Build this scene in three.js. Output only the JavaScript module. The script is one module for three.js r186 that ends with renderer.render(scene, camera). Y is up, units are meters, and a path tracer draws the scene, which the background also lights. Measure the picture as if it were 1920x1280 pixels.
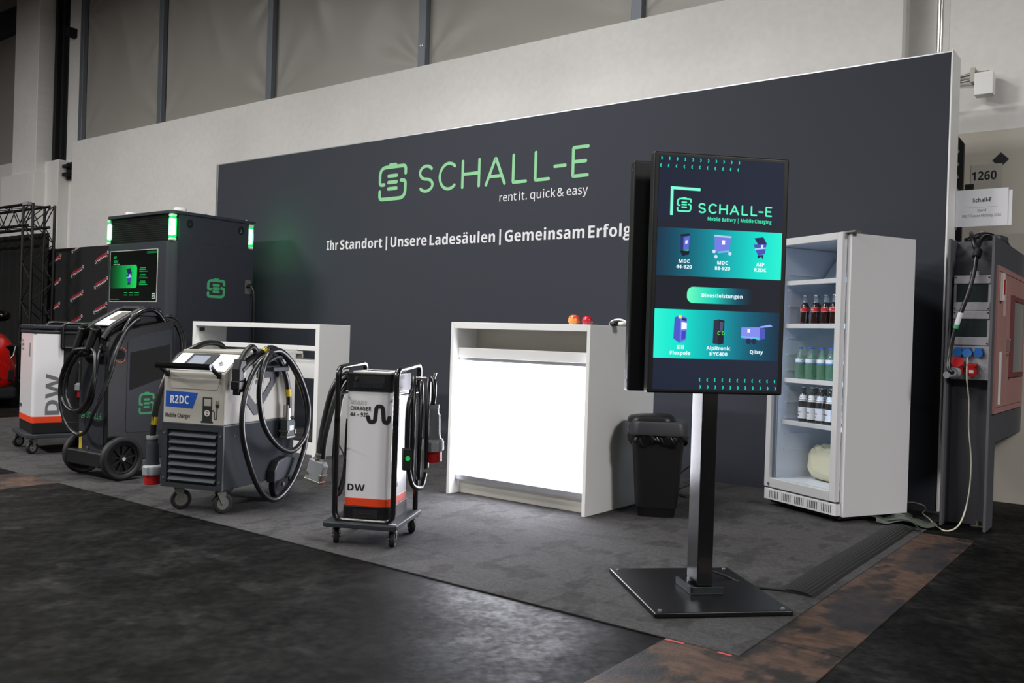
import * as THREE from 'three';
import { RoundedBoxGeometry } from 'three/addons/geometries/RoundedBoxGeometry.js';
import { mergeGeometries } from 'three/addons/utils/BufferGeometryUtils.js';
import { FontLoader } from 'three/addons/loaders/FontLoader.js';
import { RectAreaLightUniformsLib } from 'three/addons/lights/RectAreaLightUniformsLib.js';

// ---------------------------------------------------------------- camera, light, exposure
const scene = new THREE.Scene();
scene.background = new THREE.Color(0x000000);
const camera = new THREE.PerspectiveCamera(42.24, 1.5, 0.05, 120);
camera.position.set(0, 1.05, 6.293);
camera.rotation.order = 'YXZ';
camera.rotation.set(-0.0042, 0.647, 0.0318);
const renderer = new THREE.WebGLRenderer({ antialias: true });
renderer.toneMapping = THREE.LinearToneMapping;
renderer.toneMappingExposure = 1.0;
renderer.shadowMap.enabled = true;
RectAreaLightUniformsLib.init();
// hall lamps: [x, height, z, length, depth, intensity, turn about y]
const LAMP_COLOR = 0xfffdfa;
const HALL_LAMPS = [[-4.7, 5.5, 2.9, 1.6, 0.7, 46], [-4.4, 5.2, 5.2, 1.8, 0.7, 34], [-11.5, 6.2, 3.2, 1.8, 0.7, 22], [6.4, 6.2, 4.0, 3.0, 1.4, 52], [-4.5, 6.5, 10.5, 2.6, 0.7, 60], [3.5, 5.5, 10.5, 2.6, 0.7, 40], [-12.5, 6.5, 10.5, 2.6, 0.7, 230]];
const PANEL_GLOW = 2.2, PANEL_LIGHT = 11.5;     // the lit front of the counter
const SCREEN_GLOW = 1.1;

// ---------------------------------------------------------------- helpers
let seedValue = 7;
const rnd = () => { seedValue = (seedValue * 1664525 + 1013904223) >>> 0; return seedValue / 4294967296; };
const V = (x, y, z) => new THREE.Vector3(x, y, z);
const sm = (a, b, x) => { const t = Math.min(1, Math.max(0, (x - a) / (b - a))); return t * t * (3 - 2 * t); };
const mix = (a, b, t) => a + (b - a) * t;
const taken = {};
function numbered(n) { taken[n] = (taken[n] ?? -1) + 1; return taken[n] ? n + '_' + String(taken[n]).padStart(3, '0') : n; }
function shade(o) { o.castShadow = true; o.receiveShadow = true; return o; }
function tag(o, label, category, group, kind) {
  o.userData.label = label; o.userData.category = category;
  if (group) o.userData.group = group;
  if (kind) o.userData.kind = kind;
  return o;
}
function thing(name, label, category, [x, y, z] = [0, 0, 0], turn = 0, group) {
  const o = new THREE.Group(); o.name = numbered(name); scene.add(o);
  o.position.set(x, y, z); o.rotation.y = turn;
  return tag(o, label, category, group);
}
function single(name, geo, m, label, category, group) {
  const o = shade(new THREE.Mesh(geo, m)); o.name = numbered(name); scene.add(o);
  return tag(o, label, category, group);
}
function struct(name, geo, m, label, category) {
  const o = shade(new THREE.Mesh(geo, m)); o.name = name; scene.add(o);
  return tag(o, label, category, null, 'structure');
}
function part(name, geo, m, parent, pos, rot) {
  const o = shade(new THREE.Mesh(Array.isArray(geo) ? merge(geo) : geo, m)); o.name = name; parent.add(o);
  if (pos) o.position.set(...pos);
  if (rot) o.rotation.set(...rot);
  return o;
}
function copyThing(o, pos, turn) {
  const c = o.clone(); c.name = numbered(o.name.replace(/_\d{3}$/, '')); c.userData = { ...o.userData }; scene.add(c);
  c.position.set(...pos); if (turn !== undefined) c.rotation.y = turn;
  return c;
}
function merge(list) {
  list = list.flat().map((g) => {
    g = g.index ? g.toNonIndexed() : g;
    for (const k of Object.keys(g.attributes)) if (!['position', 'normal', 'uv'].includes(k)) g.deleteAttribute(k);
    if (!g.attributes.uv) g.setAttribute('uv', new THREE.BufferAttribute(new Float32Array(g.attributes.position.count * 2), 2));
    return g;
  });
  return list.length === 1 ? list[0] : mergeGeometries(list);
}
// box by its extents, r rounds the edges
function bx(x0, x1, y0, y1, z0, z1, r = 0) {
  const w = x1 - x0, h = y1 - y0, d = z1 - z0;
  const g = r ? new RoundedBoxGeometry(w, h, d, 2, Math.min(r, w / 2.01, h / 2.01, d / 2.01)) : new THREE.BoxGeometry(w, h, d);
  return g.translate((x0 + x1) / 2, (y0 + y1) / 2, (z0 + z1) / 2);
}
// uv in metres from the position
function metreUV(g, a = 'x', b = 'y') {
  const p = g.attributes.position, uv = new Float32Array(p.count * 2), get = { x: (i) => p.getX(i), y: (i) => p.getY(i), z: (i) => p.getZ(i) };
  for (let i = 0; i < p.count; i++) { uv[2 * i] = get[a](i); uv[2 * i + 1] = get[b](i); }
  g.setAttribute('uv', new THREE.BufferAttribute(uv, 2));
  return g;
}
const cyl = (r, h, n = 24, r2 = r) => new THREE.CylinderGeometry(r2, r, h, n);
const cylX = (r, h, n = 24, r2 = r) => cyl(r, h, n, r2).rotateZ(-Math.PI / 2);
const cylZ = (r, h, n = 24, r2 = r) => cyl(r, h, n, r2).rotateX(Math.PI / 2);
const lathe = (pts, n = 28) => new THREE.LatheGeometry(pts.map((p) => new THREE.Vector2(p[0], p[1])), n);
// round bar along a list of points
function sweep(pts, r, n = 10) {
  const P = pts.map((p) => (p.isVector3 ? p : V(...p))), N = P.length, pos = [], nor = [], idx = [];
  const T = P.map((p, i) => P[Math.min(N - 1, i + 1)].clone().sub(P[Math.max(0, i - 1)]).normalize());
  let u = V(0, 1, 0).cross(T[0]); if (u.length() < 0.05) u = V(1, 0, 0).cross(T[0]); u.normalize();
  const R = (i) => (typeof r === 'function' ? r(i / (N - 1)) : r);
  for (let i = 0; i < N; i++) {
    u.sub(T[i].clone().multiplyScalar(u.dot(T[i]))).normalize();
    const v = T[i].clone().cross(u);
    for (let k = 0; k < n; k++) {
      const a = (k / n) * 2 * Math.PI, d = u.clone().multiplyScalar(Math.cos(a)).add(v.clone().multiplyScalar(Math.sin(a)));
      nor.push(d.x, d.y, d.z); pos.push(P[i].x + d.x * R(i), P[i].y + d.y * R(i), P[i].z + d.z * R(i));
    }
  }
  for (let i = 0; i < N - 1; i++) for (let k = 0; k < n; k++) {
    const a = i * n + k, b = i * n + ((k + 1) % n), c = a + n, d = b + n;
    idx.push(a, b, c, b, d, c);
  }
  for (const [e, s] of [[0, -1], [N - 1, 1]]) {
    const base = pos.length / 3;
    for (let k = 0; k < n; k++) { const q = (e * n + k) * 3; pos.push(pos[q], pos[q + 1], pos[q + 2]); nor.push(T[e].x * s, T[e].y * s, T[e].z * s); }
    for (let k = 1; k < n - 1; k++) s > 0 ? idx.push(base, base + k, base + k + 1) : idx.push(base, base + k + 1, base + k);
  }
  const g = new THREE.BufferGeometry();
  g.setAttribute('position', new THREE.Float32BufferAttribute(pos, 3)); g.setAttribute('normal', new THREE.Float32BufferAttribute(nor, 3));
  g.setAttribute('uv', new THREE.BufferAttribute(new Float32Array(pos.length / 3 * 2), 2)); g.setIndex(idx);
  return g;
}
// straight runs with rounded corners
function bent(pts, R = 0.03, closed = false) {
  const P = pts.map((p) => V(...p)), out = [], N = P.length;
  const corner = (a, b, c) => {
    const d1 = a.clone().sub(b), d2 = c.clone().sub(b), l = Math.min(R, d1.length() / 2, d2.length() / 2);
    const s = b.clone().add(d1.setLength(l)), e = b.clone().add(d2.setLength(l));
    for (let k = 0; k <= 6; k++) { const t = k / 6; out.push(s.clone().multiplyScalar((1 - t) ** 2).add(b.clone().multiplyScalar(2 * t * (1 - t))).add(e.clone().multiplyScalar(t * t))); }
  };
  if (!closed) out.push(P[0]);
  for (let i = closed ? 0 : 1; i < (closed ? N : N - 1); i++) corner(P[(i + N - 1) % N], P[i], P[(i + 1) % N]);
  out.push(closed ? out[0].clone() : P[N - 1]);
  return out;
}
const bar = (pts, r, R, n = 10, closed = false) => sweep(bent(pts, R, closed), r, n);
const cable = (pts, r, n = 90, k = 10) => sweep(new THREE.CatmullRomCurve3(pts.map((p) => V(...p)), false, 'centripetal').getPoints(n), r, k);
function extrude(pts, depth, bevel = 0, holes = []) {
  const s = new THREE.Shape(pts.map((p) => new THREE.Vector2(p[0], p[1])));
  for (const h of holes) s.holes.push(new THREE.Path(h.map((p) => new THREE.Vector2(p[0], p[1]))));
  return new THREE.ExtrudeGeometry(s, { depth: depth - 2 * bevel, bevelEnabled: bevel > 0, bevelSize: bevel, bevelThickness: bevel, bevelOffset: -bevel, bevelSegments: 2, curveSegments: 8 }).translate(0, 0, bevel);
}
function roundRect(x0, x1, y0, y1, r, n = 6) {
  const o = [];
  for (const [cx, cy, a] of [[x1 - r, y1 - r, 0], [x0 + r, y1 - r, 1], [x0 + r, y0 + r, 2], [x1 - r, y0 + r, 3]]) for (let k = 0; k <= n; k++) { const t = (a + k / n) * Math.PI / 2; o.push([cx + r * Math.cos(t), cy + r * Math.sin(t)]); }
  return o;
}
// upright shell between rings of equal point count
function loft(rings, capBottom = true, capTop = true) {
  const pos = [], idx = [], n = rings[0].length;
  for (const r of rings) for (const p of r) pos.push(...p);
  for (let i = 0; i < rings.length - 1; i++) for (let k = 0; k < n; k++) {
    const a = i * n + k, b = i * n + ((k + 1) % n); idx.push(a, a + n, b, b, a + n, b + n);
  }
  const cap = (ring, flip) => {
    const c = ring.reduce((s, p) => [s[0] + p[0] / n, s[1] + p[1] / n, s[2] + p[2] / n], [0, 0, 0]), b = pos.length / 3;
    pos.push(...c); for (const p of ring) pos.push(...p);
    for (let k = 0; k < n; k++) flip ? idx.push(b, b + 1 + k, b + 1 + ((k + 1) % n)) : idx.push(b, b + 1 + ((k + 1) % n), b + 1 + k);
  };
  if (capBottom) cap(rings[0], true);
  if (capTop) cap(rings[rings.length - 1], false);
  const g = new THREE.BufferGeometry(); g.setAttribute('position', new THREE.Float32BufferAttribute(pos, 3)); g.setIndex(idx); g.computeVertexNormals();
  return g;
}
// flat marks drawn with a round pen, in the xy plane: one ribbon with round ends per line, each a hair above the last
function strokes(polys, w) {
  const out = [], h = w / 2;
  polys.forEach((p, q) => {
    p = p.filter((v, i) => !i || Math.hypot(v[0] - p[i - 1][0], v[1] - p[i - 1][1]) > w * 0.03);
    const n = p.length, L = [], R = [], dir = (i, k) => { const d = [p[k][0] - p[i][0], p[k][1] - p[i][1]], l = Math.hypot(...d) || 1; return [d[0] / l, d[1] / l]; };
    for (let i = 0; i < n; i++) {
      const a = i ? dir(i - 1, i) : dir(0, 1), b = i < n - 1 ? dir(i, i + 1) : a, t = [a[0] + b[0], a[1] + b[1]], l = Math.hypot(...t) || 1, m = h / Math.max(0.45, l / 2);
      const nx = -t[1] / l * m, ny = t[0] / l * m; L.push([p[i][0] + nx, p[i][1] + ny]); R.push([p[i][0] - nx, p[i][1] - ny]);
    }
    const cap = (c, d) => { const a0 = Math.atan2(d[1], d[0]); return Array.from({ length: 7 }, (_, k) => { const t = a0 - Math.PI / 2 + (k + 1) / 8 * Math.PI; return [c[0] + h * Math.cos(t), c[1] + h * Math.sin(t)]; }); };
    const e = dir(n - 2, n - 1), s = dir(1, 0), pos = [], z = q * 0.00012;
    const tri = (u, v, x) => { for (const k of [u, v, x]) pos.push(k[0], k[1], z); };
    for (let i = 0; i < n - 1; i++) { tri(L[i], R[i], R[i + 1]); tri(L[i], R[i + 1], L[i + 1]); }
    const fan = (c, a, list, b) => { const f = [a, ...list, b]; for (let i = 0; i < f.length - 1; i++) tri(c, f[i], f[i + 1]); };
    fan(p[n - 1], R[n - 1], cap(p[n - 1], e), L[n - 1]); fan(p[0], L[0], cap(p[0], s), R[0]);
    const g = new THREE.BufferGeometry(); g.setAttribute('position', new THREE.Float32BufferAttribute(pos, 3));
    g.setAttribute('normal', new THREE.Float32BufferAttribute(pos.map((_, i) => (i % 3 === 2 ? 1 : 0)), 3)); out.push(g);
  });
  return merge(out);
}
const arc = (cx, cy, rx, ry, a0, a1, n = 14) => Array.from({ length: n + 1 }, (_, k) => { const t = (a0 + (a1 - a0) * k / n) * Math.PI / 180; return [cx + rx * Math.cos(t), cy + ry * Math.sin(t)]; });
const soft2 = (pts, r) => bent(pts.map(([x, y]) => [x, y, 0]), r).map((p) => [p.x, p.y]);
const fitIn = (polys, x0, x1, H) => polys.map((p) => p.map(([x, y]) => [x0 + x * (x1 - x0), y * H]));
// the booth's wordmark and battery emblem as pen strokes: left edge at 0, baseline at 0
function wordmark(W, H, w) {
  const g = {
    S: [[...arc(0.5, 0.74, 0.48, 0.26, 32, 270), ...arc(0.5, 0.24, 0.5, 0.24, 90, -145)]], C: [arc(0.58, 0.5, 0.58, 0.5, 48, 312, 22)], H: [[[0, 0], [0, 1]], [[1, 0], [1, 1]], [[0, 0.5], [1, 0.5]]],
    A: [soft2([[0, 0], [0.5, 1], [1, 0]], 0.09), [[0.17, 0.3], [0.83, 0.3]]], L: [soft2([[0, 1], [0, 0], [1, 0]], 0.06)], D: [[[0, 0.42], [1, 0.42]]], E: [soft2([[1, 1], [0, 1], [0, 0], [1, 0]], 0.06), [[0, 0.5], [0.86, 0.5]]],
  };
  const at = [['S', 0, 0.102], ['C', 0.134, 0.248], ['H', 0.28, 0.397], ['A', 0.425, 0.55], ['L', 0.584, 0.671], ['L', 0.709, 0.797], ['D', 0.814, 0.884], ['E', 0.91, 1]];
  return at.flatMap(([k, a, b]) => fitIn(g[k], a * W + w / 2, b * W - w / 2, H - w).map((p) => p.map(([x, y]) => [x, y + w / 2])));
}
function emblem(W, H) {
  const q = (pts, r) => soft2(pts.map(([x, y]) => [x * W, y * H]), r * W);
  return [q([[0.95, 0.7], [0.95, 0.9], [0.05, 0.9], [0.05, 0.44], [0.2, 0.44]], 0.24), q([[0.05, 0.26], [0.05, 0.05], [0.95, 0.05], [0.95, 0.5], [0.8, 0.52]], 0.24),
    [[0.36 * W, 0.66 * H], [0.64 * W, 0.66 * H]], [[0.36 * W, 0.49 * H], [0.64 * W, 0.49 * H]], [[0.36 * W, 0.32 * H], [0.64 * W, 0.32 * H]], [[0.4 * W, 0.95 * H], [0.6 * W, 0.95 * H]]];
}
const FB = await new FontLoader().loadAsync('fonts/droid/droid_sans_bold.typeface.json');
const FR = await new FontLoader().loadAsync('fonts/droid/droid_sans_regular.typeface.json');
// flat letters: w is the width of the line, h the height of its capitals, origin at the left end of the baseline
function letters(text, w, h, font = FB) {
  const g = new THREE.ShapeGeometry(font.generateShapes(text, 100), 5), c = new THREE.ShapeGeometry(font.generateShapes('H', 100), 2);
  g.computeBoundingBox(); c.computeBoundingBox();
  const b = g.boundingBox;
  return g.translate(-b.min.x, 0, 0).scale(w / (b.max.x - b.min.x), h / c.boundingBox.max.y, 1);
}
const print = (text, w, h, m, parent, pos, rot, font) => part('lettering', letters(text, w, h, font), m, parent, pos, rot);

// ---------------------------------------------------------------- noise and textures
function lattice(n, s) { const a = new Float32Array(n * n); let v = s * 7919 + 13; for (let i = 0; i < a.length; i++) { v = (Math.imul(v, 1664525) + 1013904223) >>> 0; a[i] = v / 4294967296; } return a; }
const LAT = lattice(256, 3);
function vnoise(x, y, px, py, s) {   // value noise with period px, py
  const x0 = Math.floor(x), y0 = Math.floor(y), fx = x - x0, fy = y - y0, u = fx * fx * (3 - 2 * fx), v = fy * fy * (3 - 2 * fy);
  const at = (i, j) => LAT[((((i % px) + px) % px) * 7 + s * 31 & 255) * 256 + ((((j % py) + py) % py) * 13 + s * 57 & 255)];
  return mix(mix(at(x0, y0), at(x0 + 1, y0), u), mix(at(x0, y0 + 1), at(x0 + 1, y0 + 1), u), v);
}
function fbm(u, v, f, oct, s, fy = f) { let a = 0.5, t = 0, n = 0; for (let k = 0; k < oct; k++) { t += a * vnoise(u * f, v * fy, f, fy, s + k); n += a; a *= 0.55; f *= 2; fy *= 2; } return t / n; }
function dataTex(w, h, fn, srgb = false) {
  const d = new Uint8Array(w * h * 4);
  for (let j = 0; j < h; j++) for (let i = 0; i < w; i++) { const c = fn(i / w, j / h), o = (j * w + i) * 4; for (let k = 0; k < 3; k++) d[o + k] = Math.max(0, Math.min(255, c.length ? c[k] : c)); d[o + 3] = 255; }
  const t = new THREE.DataTexture(d, w, h); t.wrapS = t.wrapT = THREE.RepeatWrapping; t.magFilter = THREE.LinearFilter; t.minFilter = THREE.LinearMipmapLinearFilter;
  if (srgb) t.colorSpace = THREE.SRGBColorSpace; t.needsUpdate = true;
  return t;
}
const every = (t, x, y = x) => { const c = t.clone(); c.repeat.set(1 / x, 1 / y); c.needsUpdate = true; return c; };
function canvasTex(w, h, draw) {
  const c = document.createElement('canvas'); c.width = w; c.height = h; draw(c.getContext('2d'), w, h);
  const t = new THREE.CanvasTexture(c); t.colorSpace = THREE.SRGBColorSpace; t.magFilter = THREE.LinearFilter; return t;
}
const std = (color, roughness = 0.6, metalness = 0, extra = {}) => new THREE.MeshStandardMaterial({ color, roughness, metalness, ...extra });
const phys = (color, roughness = 0.5, extra = {}) => new THREE.MeshPhysicalMaterial({ color, roughness, ...extra });

const floorTex = dataTex(2048, 2048, (u, v) => {
  const big = fbm(u, v, 5, 5, 1), mid = fbm(u, v, 23, 5, 9), fine = fbm(u, v, 210, 3, 17), drag = fbm(u, v, 60, 4, 23, 18);
  let t = 0.5 + 0.55 * (big - 0.5) + 0.75 * (mid - 0.5) + 0.7 * (fine - 0.5) + 0.6 * (drag - 0.5);
  const scuff = sm(0.6, 0.78, fbm(u, v, 40, 4, 31)) * 0.35, dark = sm(0.56, 0.72, fbm(u, v, 14, 4, 41)) * 0.12;
  t = Math.max(0.1, t + scuff - dark);
  return [40 * t, 40 * t, 40 * t];
}, true);
const floorRough = dataTex(1024, 1024, (u, v) => 84 + 60 * fbm(u, v, 14, 5, 9) + 50 * fbm(u, v, 150, 2, 3));
const grainBump = dataTex(512, 512, (u, v) => 255 * fbm(u, v, 90, 3, 5));
const carpetTex = dataTex(2048, 2048, (u, v) => {
  const nap = fbm(u, v, 300, 2, 11), big = fbm(u, v, 5, 3, 3), step = sm(0.57, 0.66, fbm(u, v, 34, 3, 19, 17)), lane = sm(0.6, 0.7, fbm(u, v, 18, 3, 29, 50));
  const t = 1 + 0.4 * (nap - 0.5) + 0.2 * (big - 0.5) - 0.22 * step - 0.12 * lane;
  return [61 * t, 60 * t, 61 * t];
}, true);
const boardTex = dataTex(512, 2048, (u, v) => {
  const grain = fbm(u, v, 10, 4, 5, 150), worn = fbm(u, v, 4, 5, 15, 14), spot = fbm(u, v, 12, 4, 25, 40), oil = sm(0.52, 0.66, fbm(u, v, 3, 4, 35, 9));
  const k = sm(0.45, 0.64, worn * 0.6 + spot * 0.4), b = 0.75 + 0.55 * (grain - 0.5);
  const c = [mix(100, 38, k) * b, mix(74, 31, k) * b, mix(60, 29, k) * b];
  return [mix(c[0], 30, oil * 0.6), mix(c[1], 31, oil * 0.6), mix(c[2], 40, oil * 0.6)];
}, true);
const plasterTex = dataTex(1024, 1024, (u, v) => { const t = 226 + 16 * (fbm(u, v, 6, 5, 2) - 0.5) + 8 * (fbm(u, v, 120, 2, 12) - 0.5); return [t, t - 1.5, t - 4]; }, true);
const fabricTex = dataTex(512, 512, (u, v) => { const t = 128 + 14 * (fbm(u, v, 6, 4, 8) - 0.5) + 16 * (vnoise(u * 256, v * 256, 256, 256, 3) - 0.5); return t; });

const M = {
  floor: phys(0xffffff, 1, { specularIntensity: 0.17, map: every(floorTex, 7), roughnessMap: every(floorRough, 3), bumpMap: every(grainBump, 0.8), bumpScale: 0.0003 }),
  board: std(0xffffff, 0.6, 0, { map: every(boardTex, 0.6, 3.1), bumpMap: every(grainBump, 0.7), bumpScale: 0.0012 }),
  carpet: std(0xffffff, 1, 0, { map: every(carpetTex, 3.3), bumpMap: every(grainBump, 0.35), bumpScale: 0.003 }),
  plaster: std(0xffffff, 0.85, 0, { map: every(plasterTex, 5) }),
  beige: std(0xc9c3b8, 0.8), ceiling: std(0x9a9894, 0.9), sandwich: std(0xb9b6b0, 0.8),
  film: phys(0x9d9a94, 0.5, { clearcoat: 0.15, clearcoatRoughness: 0.3 }),
  mullion: std(0x70767d, 0.5, 0.3), header: std(0x33383f, 0.5, 0.2),
  booth: std(0x343741, 0.85, 0, { bumpMap: every(fabricTex, 0.4), bumpScale: 0.0006 }),
  white: std(0xf0f0ef, 0.4), whiteMatt: std(0xdad9d8, 0.7), whiteGloss: phys(0xe4e3e6, 0.3, { clearcoat: 0.4, clearcoatRoughness: 0.2 }), cream: std(0xcfccc2, 0.55),
  alu: std(0xb9bcc0, 0.35, 0.7), steel: std(0xc4c2bd, 0.25, 0.9), zinc: std(0x9a9890, 0.4, 0.8),
  green: std(0x8fd29d, 0.7), greenDark: std(0x43a36c, 0.6), inkWhite: std(0xe6e6ea, 0.7), ink: std(0x15161c, 0.6), inkGrey: std(0x6d6d72, 0.6), inkPale: std(0xb9b7b8, 0.7),
  black: std(0x0d0d0f, 0.45), blackGloss: phys(0x060607, 0.15, { clearcoat: 0.5, clearcoatRoughness: 0.1 }), blackMatt: std(0x121214, 0.8), rubber: std(0x19191b, 0.6), cableBlack: phys(0x121215, 0.35, { clearcoat: 0.3, clearcoatRoughness: 0.3 }),
  tube: phys(0x0b0b0d, 0.3, { clearcoat: 0.6, clearcoatRoughness: 0.15 }),
  anthracite: std(0x2b2e38, 0.55), anthraciteDark: std(0x24272f, 0.5), slate: std(0x30353b, 0.5), slateDark: std(0x22272d, 0.55), slateSide: std(0x4a5052, 0.45, 0.15), hammer: phys(0x2b2f33, 0.75, { specularIntensity: 0.4 }), machine: std(0xa9a69d, 0.55),
  orange: std(0xe2441c, 0.45), red: std(0xb3161a, 0.4), redCar: phys(0xd01208, 0.25, { clearcoat: 1, clearcoatRoughness: 0.05 }), blue: std(0x0f4ba8, 0.5), socketBlue: std(0x1d67b8, 0.45), yellow: std(0xc9b01c, 0.6),
  plugGrey: std(0x8e9195, 0.5), casing: std(0x55555b, 0.55), pink: std(0xac827d, 0.55), pinkDark: std(0x7d4a4c, 0.55), paper: std(0xdcdce2, 0.8), greyBox: std(0xa9a8ae, 0.5),
  glass: phys(0xffffff, 0.02, { transmission: 1, thickness: 0, ior: 1.3 }), smoked: phys(0x4a5558, 0.1, { transmission: 0.55, thickness: 0 }),
};
const lit = (hex, k, base = 0x000000) => std(base, 0.4, 0, { emissive: new THREE.Color(hex), emissiveIntensity: k });

// ---------------------------------------------------------------- hall shell
const HZ = -0.8, SILL = 4.0;     // face of the hall's back wall, height of its window sill
struct('floor', metreUV(bx(-34, 12, -0.3, 0, -3, 24), 'x', 'z'), M.floor, 'dark worn asphalt floor of the exhibition hall', 'floor');
struct('ceiling', bx(-34, 12, 9.4, 9.7, -3, 24), M.ceiling, 'grey hall ceiling high above the booth', 'ceiling');
struct('wall_left', bx(-34.3, -34, 0, 9.4, -3, 24), M.sandwich, 'grey far side wall of the hall', 'wall');
struct('wall_right', bx(12, 12.3, 0, 9.4, -3, 24), M.sandwich, 'grey side wall of the hall beyond the fire cabinet', 'wall');
struct('wall_front', bx(-34, 12, 0, 9.4, 24, 24.3), M.sandwich, 'grey hall wall opposite the booth', 'wall');
const hallWall = struct('wall_back', metreUV(bx(-14.42, -1.745, 0, SILL, HZ - 0.3, HZ, 0.006)), M.plaster, 'white plastered hall wall below the film-covered windows', 'wall');
struct('wall_back_west', metreUV(bx(-34, -16.05, 0, 3.86, HZ - 0.3, HZ)), M.plaster, 'white hall wall below the window beyond the white column', 'wall');
struct('wall_upper', bx(-34, 12, 7.6, 9.4, HZ - 0.4, HZ - 0.1), M.plaster, 'white hall wall above the windows', 'wall');
struct('wall_recess', metreUV(bx(-1.9, -1.3, 0, 7.6, HZ - 0.34, HZ - 0.2)), M.plaster, 'shaded recessed strip of hall wall beside the steel pipe', 'wall');
struct('wall_return', metreUV(bx(-1.80, -1.7445, 0, 7.6, HZ - 0.2, HZ - 0.001), 'z', 'y'), M.plaster, 'white end of the hall wall beside the recess', 'wall');
// duct covers let into the floor
for (const [x0, x1, z0, nth] of [[-1.43, -0.874, 0.79, 3], [-6.42, -5.85, 0.6, 3]]) for (let k = 0; k < nth; k++) {
  const z = z0 + k * 2.42, g = metreUV(bx(x0 + 0.004, x1 - 0.004, -0.01, 0.003, z + 0.004, z + 2.416, 0.0015), 'x', 'z');
  const b = part('floor_board', g, M.board, scene.getObjectByName('floor'));
  b.userData.label = 'worn brown duct cover board let into the dark floor';
}
// red tape scraps at the carpet corner
const hallFloor = scene.getObjectByName('floor');
for (const [x, z, l, a] of [[-1.385, 3.459, 0.07, 0.02], [-1.2, 3.456, 0.05, -0.04]]) part('tape', bx(-l / 2, l / 2, 0, 0.001, -0.007, 0.007), std(0xb04a4c, 0.7), hallFloor, [x, 0.0035, z], [0, a, 0]).userData.label = 'scrap of red marking tape at the carpet edge';
// carpet of the booth
{
    const c = metreUV(bx(-10.2, -1.154, 0.0005, 0.006, 0.0, 3.4445, 0.002), 'x', 'z');
  tag(single('carpet', c, M.carpet, 'dark grey trodden carpet covering the booth floor', 'carpet'), 'dark grey trodden carpet covering the booth floor', 'carpet');
}
// windows: glossy grey film in bays between steel mullions
function filmGeo(w, h, s) {
  const g = new THREE.PlaneGeometry(w, h, 110, 130), p = g.attributes.position;
  for (let i = 0; i < p.count; i++) {
    const x = p.getX(i) / w + 0.5, y = p.getY(i) / h + 0.5, wx = p.getX(i), wy = p.getY(i) + h / 2;
    const edge = Math.min(1, Math.min(x, 1 - x) * 8) * Math.min(1, y * 10);
    let z = 0.045 * (fbm((x + s) % 1, y * 0.999, 3, 2, s * 5 + 1) - 0.5);
    z += 0.008 * (fbm(x, (y * 0.9 + x * 0.05) % 1, 4, 3, s + 7, 12) - 0.5);
    for (const [cx, cy, k] of [[-w / 2, 0.05, 1], [w / 2, 0.05, -1], [w / 2, 1.5, -1], [-w / 2, 2.1, 1]]) {   // creases pulling out of the fixings
      const dx = (wx - cx) * k, dy = wy - cy, r = Math.hypot(dx, dy), a = Math.atan2(dy, dx);
      z += 0.026 * Math.exp(-r / 0.5) * Math.sin(a * 9 + s * 2 + cy) * sm(0, 0.15, r);
    }
    z += 0.02 * Math.exp(-(((wx + w * 0.12 * Math.sin(s * 3) - 0.35 * Math.sin(wy * 1.2 + s)) / 0.14) ** 2)) * sm(0.4, 1.2, wy) * sm(3.2, 1.8, wy);
    p.setZ(i, z * edge);
  }
  g.computeVertexNormals();
  return g;
}
const MULL = [-14.33, -12.02, -9.48, -6.79, -4.09, -1.42];
for (let i = 0; i < MULL.length - 1; i++) {
  const a = MULL[i], b = Math.min(MULL[i + 1], -1.76), w = struct('window_' + (i + 1), merge([filmGeo(b - a, 3.6, i + 1).translate((a + b) / 2, SILL + 1.8, HZ - 0.14), bx(a, b, SILL - 0.02, SILL + 3.6, HZ - 0.24, HZ - 0.22)]), M.film, 'hall window covered with crinkled grey film ' + ['next to the white column', 'above the battery cabinet', 'above the plain end of the booth wall', 'above the green wordmark', 'above the screen stand'][i], 'window');
  part('mullion', [bx(a - 0.055, a + 0.055, SILL - 0.01, SILL + 3.6, HZ - 0.13, HZ - 0.06, 0.006)], M.mullion, w);
  for (const y of [4.25, 5.1, 6.0]) part('screw', [cylZ(0.008, 0.004, 8).translate(a - 0.015, y, HZ - 0.057), cylZ(0.008, 0.004, 8).translate(a + 0.015, y, HZ - 0.057)], M.alu, w);
}
{
  const w = struct('window_6', merge([filmGeo(4.2, 2.4, 9).translate(-18.2, 3.86 + 1.2, HZ - 0.14), bx(-34, -16.1, 3.84, 6.3, HZ - 0.24, HZ - 0.22)]), M.film, 'hall window beyond the white column, covered with grey film under a dark beam', 'window');
  part('header', bx(-34, -16.05, 6.22, 6.6, HZ - 0.3, HZ + 0.05), M.header, w);
  part('upper_film', filmGeo(4.2, 1.2, 5).translate(-18.2, 7.2, HZ - 0.1), M.film, w);
}
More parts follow.
